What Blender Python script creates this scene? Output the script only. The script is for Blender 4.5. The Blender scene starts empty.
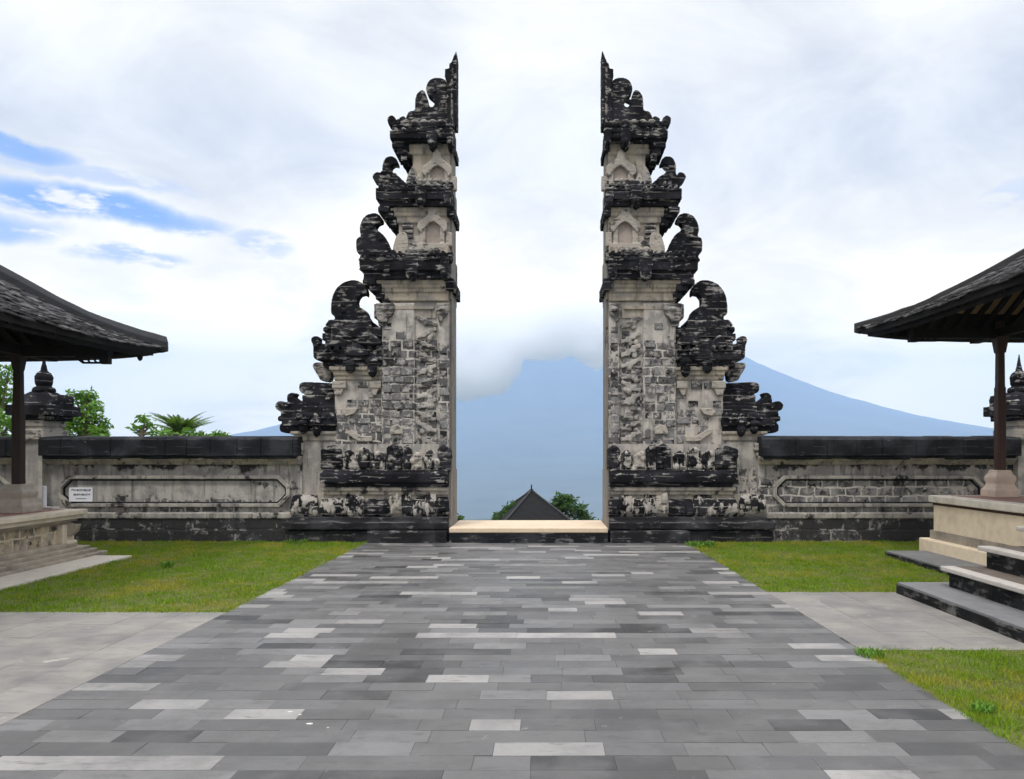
import bpy, bmesh, math, random
import numpy as np
from mathutils import Vector, noise as mnoise
R = math.radians
C = bpy.context.scene.collection
sc = bpy.context.scene

# ------------------------------------------------------------------ camera, world, sun, exposure
F, VX, VY, EYE = 770.0, 543.0, 454.0, 1.6
cam = bpy.data.cameras.new('camera'); co = bpy.data.objects.new('camera', cam); C.objects.link(co)
co.location = (0, 0, EYE); co.rotation_euler = (R(90), 0, 0)
cam.sensor_width = 36; cam.lens = F/1024*36
cam.shift_x = -(VX-512)/1024; cam.shift_y = (VY-389.5)/1024
cam.clip_start = 0.05; cam.clip_end = 60000
sc.camera = co
SUN_EL, SUN_AZ, SUN_STR = 58, 208, 1.5          # azimuth clockwise from +Y (the gate): behind the camera, a little left
SKY_STR = 0.1
sc.view_settings.view_transform = 'Standard'; sc.view_settings.look = 'None'
sc.view_settings.exposure = 0.12; sc.view_settings.gamma = 1; sc.view_settings.use_curve_mapping = False
sc.cycles.use_denoising = True
sc.cycles.max_bounces = 20; sc.cycles.diffuse_bounces = 4; sc.cycles.glossy_bounces = 2
sc.cycles.volume_bounces = 20; sc.cycles.transparent_max_bounces = 16
sc.cycles.volume_max_steps = 256

sun = bpy.data.lights.new('sun', 'SUN'); so = bpy.data.objects.new('sun', sun); C.objects.link(so)
sun.energy = SUN_STR; sun.angle = R(12); sun.color = (1.0, 0.95, 0.87)
_d = Vector((math.sin(R(SUN_AZ))*math.cos(R(SUN_EL)), math.cos(R(SUN_AZ))*math.cos(R(SUN_EL)), math.sin(R(SUN_EL))))
so.rotation_euler = _d.to_track_quat('Z', 'Y').to_euler(); so.location = (0, -20, 40)


class G:
    """small helper round a node tree"""
    def __init__(s, nt): s.nt = nt
    def n(s, t, **kw):
        nd = s.nt.nodes.new(t)
        for k, v in kw.items(): setattr(nd, k, v)
        return nd
    def put(s, sock, v):
        if v is None: return
        if isinstance(v, bpy.types.NodeSocket): s.nt.links.new(v, sock)
        elif isinstance(v, (tuple, list)) and sock.type == 'RGBA' and len(v) == 3: sock.default_value = (*v, 1)
        else: sock.default_value = v
    def math(s, op, a, b=None, c=None, clamp=False):
        nd = s.n('ShaderNodeMath', operation=op, use_clamp=clamp)
        s.put(nd.inputs[0], a); s.put(nd.inputs[1], b); s.put(nd.inputs[2], c)
        return nd.outputs[0]
    def vmath(s, op, a, b=None):
        nd = s.n('ShaderNodeVectorMath', operation=op); s.put(nd.inputs[0], a); s.put(nd.inputs[1], b)
        return nd.outputs[0]
    def pos(s): return s.n('ShaderNodeNewGeometry').outputs['Position']
    def sep(s, v):
        nd = s.n('ShaderNodeSeparateXYZ'); s.put(nd.inputs[0], v); return nd.outputs
    def comb(s, x, y, z):
        nd = s.n('ShaderNodeCombineXYZ'); s.put(nd.inputs[0], x); s.put(nd.inputs[1], y); s.put(nd.inputs[2], z)
        return nd.outputs[0]
    def noise(s, vec, scale, detail=4, rough=0.55, out=0, dist=0.0):
        nd = s.n('ShaderNodeTexNoise'); s.put(nd.inputs['Vector'], vec); nd.inputs['Scale'].default_value = scale
        nd.inputs['Detail'].default_value = detail; nd.inputs['Roughness'].default_value = rough
        nd.inputs['Distortion'].default_value = dist
        return nd.outputs[out]
    def smooth(s, v, lo, hi, a=0.0, b=1.0):
        nd = s.n('ShaderNodeMapRange', interpolation_type='SMOOTHSTEP'); s.put(nd.inputs[0], v)
        for i, q in zip((1, 2, 3, 4), (lo, hi, a, b)): nd.inputs[i].default_value = q
        return nd.outputs[0]
    def mix(s, f, a, b, blend='MIX'):
        nd = s.n('ShaderNodeMix', data_type='RGBA', blend_type=blend)
        s.put(nd.inputs[0], f); s.put(nd.inputs[6], a); s.put(nd.inputs[7], b)
        return nd.outputs[2]
    def ramp(s, f, stops):
        nd = s.n('ShaderNodeValToRGB'); s.put(nd.inputs[0], f)
        e = nd.color_ramp.elements
        while len(e) < len(stops): e.new(0.5)
        for el, (p, c) in zip(e, stops): el.position = p; el.color = (*c, 1) if len(c) == 3 else c
        return nd.outputs[0]
    def bump(s, h, strength=0.4, dist=0.02, nrm=None):
        nd = s.n('ShaderNodeBump'); s.put(nd.inputs['Height'], h); nd.inputs['Strength'].default_value = strength
        nd.inputs['Distance'].default_value = dist
        if nrm is not None: s.put(nd.inputs['Normal'], nrm)
        return nd.outputs[0]
    def brick(s, vec, w, h, mortar, c1, c2, cm, smooth=0.2):
        nd = s.n('ShaderNodeTexBrick'); s.put(nd.inputs['Vector'], vec)
        s.put(nd.inputs['Color1'], c1); s.put(nd.inputs['Color2'], c2); s.put(nd.inputs['Mortar'], cm)
        nd.inputs['Scale'].default_value = 1; nd.inputs['Mortar Size'].default_value = mortar
        nd.inputs['Mortar Smooth'].default_value = smooth
        nd.inputs['Brick Width'].default_value = w; nd.inputs['Row Height'].default_value = h
        return nd.outputs['Color'], nd.outputs['Fac']


world = bpy.data.worlds.new('World'); sc.world = world; world.use_nodes = True
def build_sky():
    nt = world.node_tree; nt.nodes.clear(); g = G(nt)
    out = g.n('ShaderNodeOutputWorld'); bg = g.n('ShaderNodeBackground')
    bg.inputs['Strength'].default_value = SKY_STR
    sky = g.n('ShaderNodeTexSky', sky_type='NISHITA'); sky.sun_disc = False
    sky.sun_elevation = R(SUN_EL); sky.sun_rotation = R(SUN_AZ)
    d = g.n('ShaderNodeTexCoord').outputs['Generated']
    x, y, z = g.sep(d)
    yy = g.math('MAXIMUM', y, 0.05)
    wob = g.noise(d, 5.0, 5, 0.6, out=1)
    wx, wy, wz = g.sep(wob)
    u = g.math('ADD', g.math('DIVIDE', x, yy), g.math('MULTIPLY', g.math('SUBTRACT', wx, 0.5), 0.16))
    w = g.math('ADD', g.math('DIVIDE', z, yy), g.math('MULTIPLY', g.math('SUBTRACT', wy, 0.5), 0.075))
    gap = None
    for (pu, pw, hl, hw, tilt, k) in [(-.595, .322, .150, .021, -.17, 1.0), (-.70, .396, .080, .015, -.2, .9),
                                      (-.55, .257, .07, .011, -.1, .7), (-.375, .275, .05, .014, -.1, .45),
                                      (-.60, .366, .12, .012, -.15, .4), (.62, .33, .06, .02, .2, .25),
                                      (.08, .085, .05, .02, 0, .35), (-.75, .30, .1, .02, -.1, .8)]:
        du = g.math('SUBTRACT', u, pu); dw = g.math('SUBTRACT', w, pw)
        dw = g.math('SUBTRACT', dw, g.math('MULTIPLY', du, tilt))
        e = g.math('ADD', g.math('POWER', g.math('DIVIDE', du, hl), 2), g.math('POWER', g.math('DIVIDE', dw, hw), 2))
        mk = g.math('MULTIPLY', g.smooth(e, 1.8, 0.25), k)
        gap = mk if gap is None else g.math('MAXIMUM', gap, mk)
    front = g.smooth(y, 0.1, 0.3)
    gap = g.math('MULTIPLY', gap, front)
    fib = g.noise(g.vmath('MULTIPLY', d, (6, 6, 20)), 2.2, 6, 0.6)
    gap = g.math('MULTIPLY', gap, g.smooth(fib, 0.36, 0.50))
    # a layer of cloud: big soft grey and white fields plus thin streaks
    zz = g.math('ADD', g.math('MAXIMUM', z, 0.0), 0.30)
    lay = g.comb(g.math('DIVIDE', x, zz), g.math('DIVIDE', y, zz), 0.0)
    big = g.noise(lay, 1.15, 7, 0.52, dist=0.5)
    fine = g.noise(g.vmath('MULTIPLY', lay, (1.0, 1.25, 1)), 2.6, 9, 0.6, dist=0.7)
    mixn = g.math('ADD', g.math('MULTIPLY', big, 0.68), g.math('MULTIPLY', fine, 0.32))
    cl = g.ramp(mixn, [(0.37, (6.8, 6.6, 6.6)), (0.45, (9.1, 8.75, 8.3)), (0.51, (10.9, 10.4, 9.4)), (0.58, (12.8, 12.1, 10.6))])
    low = g.smooth(z, 0.34, 0.04)
    cl = g.mix(g.math('MULTIPLY', low, 0.8), cl, g.mix(g.smooth(mixn, .42, .56), (13.0, 11.2, 9.2), (16.5, 14.2, 11.2)))
    cl = g.mix(g.math('MULTIPLY', g.smooth(z, .38, .08), g.smooth(y, .2, .5)), cl, g.mix(g.smooth(mixn, .40, .56), (21.0, 17.2, 9.6), (29.0, 23.8, 12.6)))
    # added brightness in the unseen sky overhead lights the haze; dimmer behind the camera
    cl = g.mix(g.smooth(y, .15, -.35), cl, (10.0, 10.0, 10.6))
    cl = g.mix(g.smooth(z, .60, .85), cl, (27.0, 27.0, 28.5))
    blue = g.mix(0.7, sky.outputs[0], (1.2, 4.0, 11.0))
    col = g.mix(gap, cl, blue)
    below = g.smooth(z, 0.0, -0.06)
    col = g.mix(below, col, (2.2, 2.8, 3.4))
    g.put(bg.inputs['Color'], col)
    nt.links.new(bg.outputs[0], out.inputs[0])
build_sky()

# ------------------------------------------------------------------ materials
def mat(name):
    m = bpy.data.materials.new(name); m.use_nodes = True
    nt = m.node_tree; b = nt.nodes['Principled BSDF']
    return m, G(nt), b

def finish(g, b, col, rough=0.85, h=None, bstr=0.4, bdist=0.02, spec=0.3):
    g.put(b.inputs['Base Color'], col); g.put(b.inputs['Roughness'], rough)
    b.inputs['Specular IOR Level'].default_value = spec
    if h is not None: g.put(b.inputs['Normal'], g.bump(h, bstr, bdist))

def m_dark_stone(name, black=(.009, .009, .0105), pale=(.36, .345, .32), lo=.565, hi=.60, joints=.5, layer=(2.2, 2.2, 12)):
    m, g, b = mat(name); P = g.pos(); x, y, z = g.sep(P)
    a = g.noise(P, 5.0, 8, 0.65)
    lay = g.noise(g.vmath('MULTIPLY', P, layer), 1.6, 6, 0.6)
    f = g.math('ADD', g.math('MULTIPLY', a, .5), g.math('MULTIPLY', lay, .5))
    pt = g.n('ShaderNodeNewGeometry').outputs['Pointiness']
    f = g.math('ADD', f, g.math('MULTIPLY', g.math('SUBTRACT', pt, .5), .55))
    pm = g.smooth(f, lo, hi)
    speck = g.noise(P, 26, 6, 0.7)
    # mortar lines between the stacked stones, here and there
    wz = g.math('ADD', z, g.math('MULTIPLY', g.noise(P, 1.7, 3), .10))
    ln = g.math('ABSOLUTE', g.math('SUBTRACT', g.math('FRACT', g.math('DIVIDE', wz, .137)), .5))
    lm = g.math('MULTIPLY', g.smooth(ln, .43, .47), g.smooth(g.noise(P, 3.1, 3, .5), .50, .56))
    pm = g.math('MAXIMUM', pm, g.math('MULTIPLY', lm, joints))
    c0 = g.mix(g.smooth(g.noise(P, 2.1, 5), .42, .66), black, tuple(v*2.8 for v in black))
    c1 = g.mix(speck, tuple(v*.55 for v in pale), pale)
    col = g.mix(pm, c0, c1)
    h = g.math('ADD', speck, g.math('MULTIPLY', a, 2.0))
    finish(g, b, col, .95, h, .6, .02, .12)
    return m

def m_plaster(name, base=(.41, .38, .335), bw=.25, bh=.168, zlo=0.0, zhi=4.15, amt=0.0, dark_amt=0.0, ztop_fade=0.7,
              stone=(.10, .097, .095), mortar=(.46, .435, .39), band=None):
    """lime plaster fallen off in patches to show squared stone, with black lichen patches"""
    m, g, b = mat(name); P = g.pos(); x, y, z = g.sep(P)
    wob = g.noise(P, 3.5, 3, .5, out=1)
    wob = g.vmath('MULTIPLY', g.vmath('SUBTRACT', wob, (.5, .5, .5)), (.11, .11, .055))
    v = g.vmath('ADD', g.comb(g.math('ADD', x, g.math('MULTIPLY', y, .97)), z, 0.0), wob)
    big = g.noise(P, .95, 5, .6); mid = g.noise(P, 3.6, 5, .6); fine = g.noise(P, 22, 6, .7)
    tone = g.noise(P, 6, 4, .6)
    # plaster colour: cream with grey runs
    run = g.noise(g.vmath('MULTIPLY', P, (5, 5, .8)), 1.3, 5, .6)
    pc = g.mix(g.smooth(run, .45, .7), base, tuple(q*.62 for q in base))
    pc = g.mix(g.math('MULTIPLY', g.smooth(fine, .45, .75), .5), pc, tuple(q*.72 for q in base))
    pc = g.mix(g.math('MULTIPLY', g.smooth(mid, .44, .62), .75), pc, (.21, .20, .19))
    drip = g.noise(g.vmath('MULTIPLY', P, (9, 9, 1.0)), 1.0, 5, .65)
    pc = g.mix(g.math('MULTIPLY', g.smooth(drip, .54, .66), .7), pc, (.085, .08, .075))
    # stones
    s2 = tuple(q*2.0 for q in stone)
    bc, bf = g.brick(v, bw, bh, .02, stone, s2, mortar, .6)
    sv = g.mix(g.smooth(mid, .35, .7), bc, (.055, .054, .054))
    sv = g.mix(bf, sv, mortar)
    sv = g.mix(g.math('MULTIPLY', g.smooth(g.noise(P, 9, 6, .7), .52, .60), .7), sv, (.33, .31, .28))
    sv = g.mix(g.smooth(g.noise(P, 6.3, 6, .7), .57, .64), sv, (.02, .02, .02))
    zt = g.smooth(z, zhi, zhi-ztop_fade, -.45, .0)
    zb = g.smooth(z, zlo, zlo+.05, -.5, 0)
    bm_ = g.math('ADD', g.math('ADD', g.math('MULTIPLY', big, .6), g.math('MULTIPLY', mid, .4)), amt)
    bm_ = g.math('ADD', bm_, g.math('ADD', zt, zb))
    bm_ = g.math('ADD', bm_, g.math('MULTIPLY', g.math('SUBTRACT', g.noise(P, 11, 5, .65), .5), .42))
    bmask = g.smooth(bm_, .50, .535)
    col = g.mix(bmask, pc, sv)
    # lichen
    dn = g.math('ADD', g.math('ADD', g.math('MULTIPLY', g.noise(P, 2.3, 7, .68), .7), g.math('MULTIPLY', tone, .3)), dark_amt)
    if band:
        dn = g.math('ADD', dn, g.smooth(z, band[0], band[1], 0, band[2]))
    dm = g.smooth(dn, .575, .64)
    col = g.mix(dm, col, g.mix(fine, (.014, .014, .015), (.05, .048, .046)))
    h = g.math('SUBTRACT', g.math('MULTIPLY', fine, .35), g.math('MULTIPLY', bmask, g.math('ADD', g.math('MULTIPLY', bf, .5), .5)))
    finish(g, b, col, .92, h, .6, .02)
    return m

def m_simple(name, c, var=.25, scale=8, rough=.8, bump=.3, streak=None, spec=.3):
    m, g, b = mat(name); P = g.pos()
    v = P if streak is None else g.vmath('MULTIPLY', P, streak)
    n = g.noise(v, scale, 7, .62)
    n2 = g.noise(P, scale*.17, 4, .5)
    f = g.math('ADD', g.math('MULTIPLY', n, .6), g.math('MULTIPLY', n2, .4))
    col = g.ramp(f, [(.3, tuple(q*(1-var*1.4) for q in c)), (.5, c), (.72, tuple(min(.9, q*(1+var)) for q in c))])
    finish(g, b, col, rough, n, bump, .01, spec)
    return m

def m_paving(name, cross=False):
    m, g, b = mat(name); P = g.pos()
    at = g.n('ShaderNodeVertexColor'); at.layer_name = 'tone'
    n = g.noise(P, 2.0, 7, .62); f = g.noise(P, 38, 5, .7); st = g.noise(P, .6, 6, .65); sc_ = g.noise(g.vmath('MULTIPLY', P, (2.5, 9, 1)), 1.6, 6, .7)
    at_c = at.outputs[0]
    if cross:
        col = g.mix(g.smooth(n, .36, .66), at_c, (.25, .235, .205))
        col = g.mix(g.math('MULTIPLY', g.smooth(sc_, .50, .66), .45), col, (.11, .105, .10))
        col = g.mix(g.math('MULTIPLY', g.smooth(st, .48, .62), .5), col, (.12, .115, .105))
        col = g.mix(g.smooth(g.noise(P, 3.3, 7, .7), .62, .68), col, (.33, .31, .27))
    else:
        col = g.mix(g.math('MULTIPLY', g.smooth(n, .42, .68), .45), at_c, (.15, .148, .145))
        col = g.mix(g.math('MULTIPLY', g.smooth(sc_, .54, .68), .5), col, (.05, .05, .05))
        col = g.mix(g.math('MULTIPLY', g.smooth(st, .48, .64), .45), col, (.055, .054, .053))
        col = g.mix(g.math('MULTIPLY', g.smooth(g.noise(P, 7.0, 7, .72), .63, .69), .5), col, (.26, .25, .235))
    col = g.mix(g.math('MULTIPLY', g.smooth(f, .5, .8), .25), col, (.04, .039, .038) if not cross else (.1, .095, .085))
    h = g.math('ADD', f, g.math('MULTIPLY', n, 1.5))
    finish(g, b, col, g.smooth(n, .3, .7, .42, .7), h, .35, .005, .4)
    return m

M = {}
def m_facing():
    m, g, b = mat('facing_stones'); P = g.pos()
    at = g.n('ShaderNodeVertexColor'); at.layer_name = 'tone'
    n = g.noise(P, 8, 7, .68); f = g.noise(P, 24, 6, .7); d = g.noise(P, 3.2, 7, .7)
    col = g.mix(g.smooth(g.noise(P, 13, 7, .72), .40, .62), at.outputs[0], g.mix(.5, at.outputs[0], (.075, .072, .07)))
    col = g.mix(g.smooth(n, .49, .60), col, (.36, .345, .315))
    col = g.mix(g.math('MULTIPLY', g.smooth(f, .5, .7), .4), col, (.05, .048, .047))
    col = g.mix(g.smooth(d, .54, .60), col, (.018, .018, .018))
    finish(g, b, col, .92, g.math('ADD', n, f), .7, .015, .2)
    return m
M['facing'] = m_facing()
M['facing_relief'] = m_plaster('plaster_relief', base=(.40, .375, .335), amt=-.4, dark_amt=.02)
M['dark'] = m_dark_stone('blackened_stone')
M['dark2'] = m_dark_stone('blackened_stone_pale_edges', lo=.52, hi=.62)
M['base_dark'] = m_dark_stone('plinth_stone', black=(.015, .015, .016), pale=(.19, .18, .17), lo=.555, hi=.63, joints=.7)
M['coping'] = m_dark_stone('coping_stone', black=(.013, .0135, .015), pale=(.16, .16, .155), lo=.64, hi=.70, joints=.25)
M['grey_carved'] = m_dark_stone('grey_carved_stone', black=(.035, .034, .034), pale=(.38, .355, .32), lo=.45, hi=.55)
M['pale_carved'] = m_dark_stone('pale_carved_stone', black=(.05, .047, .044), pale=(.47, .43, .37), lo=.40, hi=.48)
M['body'] = m_plaster('plaster_over_stone', base=(.45, .42, .375), amt=.06, dark_amt=-.02, zhi=4.2, bw=.235, bh=.16)
M['wing'] = m_plaster('plaster_wing', base=(.47, .43, .38), amt=.03, dark_amt=-.02, zhi=2.9)
M['wing_low'] = m_plaster('plaster_low_wing', amt=-.06, dark_amt=-.02, zhi=1.9)
M['upper'] = m_plaster('plaster_upper_tier', base=(.43, .395, .345), amt=-.4, dark_amt=-.005)
M['mould'] = m_plaster('plaster_moulding', base=(.40, .35, .275), amt=-.4, dark_amt=.0)
M['strip'] = m_plaster('plaster_base_strip', base=(.39, .35, .285), amt=-.3, dark_amt=.04)
M['wall_l'] = m_plaster('plaster_wall', base=(.40, .38, .345), amt=.0, dark_amt=.012, bw=.3, bh=.17, zhi=1.0, ztop_fade=.3, band=(1.2, 1.5, .13))
M['wall_r'] = m_plaster('plaster_wall_bare', base=(.39, .365, .33), amt=.08, dark_amt=.01, stone=(.15, .146, .142), bw=.29, bh=.165, zhi=1.3, ztop_fade=.25, band=(1.2, 1.5, .13))
M['frame'] = m_plaster('plaster_frame', base=(.38, .355, .31), amt=-.4, dark_amt=.04)
M['wall_base'] = m_plaster('wall_base_blocks', amt=.6, dark_amt=.12, bw=.52, bh=.215, stone=(.03, .03, .031), mortar=(.26, .25, .23))
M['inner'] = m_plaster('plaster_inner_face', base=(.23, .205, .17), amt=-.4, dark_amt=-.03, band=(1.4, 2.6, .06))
M['mottle'] = m_dark_stone('mottled_carved_stone', black=(.012, .012, .013), pale=(.46, .43, .385), lo=.49, hi=.53, layer=(5, 5, 2.2), joints=.8)
M['sill'] = m_simple('sandstone_sill', (.60, .48, .34), .12, 9, .75, .2)
M['niche'] = m_simple('niche_back', (.34, .29, .25), .2, 9, .9, .3)
M['platform'] = m_simple('cream_platform_stone', (.72, .60, .43), .16, 7, .8, .3)
M['platform_l'] = m_plaster('cream_platform_blocks', base=(.55, .46, .32), amt=.25, dark_amt=-.08, bw=.30, bh=.21, zhi=.62, ztop_fade=.1,
                            stone=(.36, .30, .205), mortar=(.56, .48, .36))
M['plat_edge'] = m_simple('weathered_cream_edge', (.54, .48, .38), .25, 6, .8, .35)
M['plat_base'] = m_simple('weathered_base_steps', (.30, .265, .21), .45, 5, .88, .5)
M['nosing'] = m_simple('pale_step_nosing', (.43, .40, .36), .18, 9, .7, .2)
M['edge_r'] = m_simple('cream_grey_platform_edge', (.62, .56, .46), .22, 7, .75, .25)
M['riser'] = m_dark_stone('dark_riser', black=(.011, .011, .011), pale=(.16, .155, .145), lo=.60, hi=.72, joints=.1)
M['tread'] = m_simple('step_tread', (.12, .10, .08), .3, 6, .85, .3)
M['slab'] = m_simple('grey_step_slab', (.165, .165, .165), .25, 5, .7, .25)
M['strip_slab'] = m_simple('pale_concrete_strip', (.50, .46, .39), .15, 5, .85, .2)
M['floor_red'] = m_simple('reddish_platform_floor', (.26, .13, .10), .2, 6, .6, .1)
M['pedestal'] = m_simple('pinkish_stone_pedestal', (.62, .50, .39), .2, 8, .75, .3)
M['pedestal_l'] = m_simple('grey_beige_stone_pedestal', (.34, .30, .255), .25, 8, .8, .3)
M['wood_red'] = m_simple('red_brown_timber', (.058, .030, .021), .3, 3, .55, .3, (14, 14, 1))
M['wood_dark'] = m_simple('dark_timber', (.034, .022, .016), .3, 3, .7, .3, (14, 14, 1))
M['wood_beam'] = m_simple('dark_beam_timber', (.009, .007, .006), .3, 5, .7, .3)
M['ceiling'] = m_simple('cream_ceiling_boards', (.30, .21, .12), .2, 5, .8, .2, (2, 20, 2))
M['hip'] = m_simple('dark_hip_capping', (.026, .027, .030), .3, 9, .7, .4)
M['hip_r'] = m_simple('grey_hip_capping', (.030, .029, .028), .35, 9, .8, .5)
def m_shingle(name, c0, c1):
    m, g, b = mat(name); P = g.pos()
    at = g.n('ShaderNodeVertexColor'); at.layer_name = 'tone'
    n = g.noise(P, 14, 7, .65)
    col = g.mix(at.outputs[0], c0, c1)
    col = g.mix(g.smooth(n, .4, .7), col, tuple(v*.45 for v in c0))
    finish(g, b, col, .85, n, .6, .015)
    return m
M['shingle'] = m_shingle('weathered_wood_shingle', (.028, .027, .028), (.145, .138, .135))
M['shingle_plain'] = m_simple('ridge_tiles', (.04, .04, .042), .3, 8, .8, .3)
M['paver'] = m_paving('grey_stone_paver'); M['paver_x'] = m_paving('pale_stone_paver', True)
M['white'] = m_simple('white_painted', (.72, .73, .76), .06, 5, .6, .05)
M['ink'] = m_simple('sign_ink', (.035, .045, .08), .1, 5, .6, .05)
M['thatch'] = m_simple('black_palm_thatch', (.0065, .0065, .007), .5, 6, .9, .7, (8, 8, 2))
M['bark'] = m_simple('bark', (.12, .09, .065), .35, 6, .9, .6, (6, 6, 1))
M['chip'] = m_simple('white_chip', (.5, .49, .47), .2, 20, .7, .1)

def m_leaf(name, c, trans=.35):
    m, g, b = mat(name); P = g.pos()
    at = g.n('ShaderNodeVertexColor'); at.layer_name = 'tone'
    col = g.mix(at.outputs[0], tuple(v*.5 for v in c), tuple(v*1.6 for v in c))
    finish(g, b, col, .55, None, spec=.25)
    tr = g.n('ShaderNodeBsdfTranslucent'); g.put(tr.inputs[0], g.mix(.5, col, (c[0]*1.6, c[1]*1.7, c[2]*.8)))
    mx = g.n('ShaderNodeMixShader'); mx.inputs[0].default_value = trans
    g.nt.links.new(b.outputs[0], mx.inputs[1]); g.nt.links.new(tr.outputs[0], mx.inputs[2])
    g.nt.links.new(mx.outputs[0], g.nt.nodes['Material Output'].inputs[0])
    return m
M['leaf'] = m_leaf('tree_leaf', (.10, .21, .026)); M['leaf_dark'] = m_leaf('dark_tree_leaf', (.04, .09, .018))
M['leaf_palm'] = m_leaf('palm_leaf', (.085, .15, .03))
def m_grass():
    m, g, b = mat('grass_blades'); P = g.pos()
    at = g.n('ShaderNodeVertexColor'); at.layer_name = 'tone'
    dry = g.smooth(g.math('ADD', g.math('MULTIPLY', g.noise(P, .9, 4, .6), .65), g.math('MULTIPLY', g.noise(P, 4.5, 4, .6), .35)), .46, .62)
    col = g.mix(at.outputs[0], (.10, .20, .006), (.22, .34, .014))
    col = g.mix(g.math('MULTIPLY', dry, .6), col, (.44, .34, .05))
    finish(g, b, col, .6, None, spec=.2)
    tr = g.n('ShaderNodeBsdfTranslucent'); g.put(tr.inputs[0], col)
    mx = g.n('ShaderNodeMixShader'); mx.inputs[0].default_value = .3
    g.nt.links.new(b.outputs[0], mx.inputs[1]); g.nt.links.new(tr.outputs[0], mx.inputs[2])
    g.nt.links.new(mx.outputs[0], g.nt.nodes['Material Output'].inputs[0])
    return m
M['grass'] = m_grass()
M['soil'] = m_simple('turf_soil', (.085, .095, .022), .4, 6, .95, .4)
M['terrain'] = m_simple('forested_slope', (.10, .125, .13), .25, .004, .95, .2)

# ------------------------------------------------------------------ helpers
def px(p, Y): return (p-VX)*Y/F
def pz(p, Y): return EYE+(VY-p)*Y/F

def tag(o, label=None, cat=None, group=None, kind=None):
    if label: o['label'] = label
    if cat: o['category'] = cat
    if group: o['group'] = group
    if kind: o['kind'] = kind
    return o
def empty(name, loc):
    o = bpy.data.objects.new(name, None); C.objects.link(o); o.location = loc; o.empty_display_size = .2
    return o
CARVE = []

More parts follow.
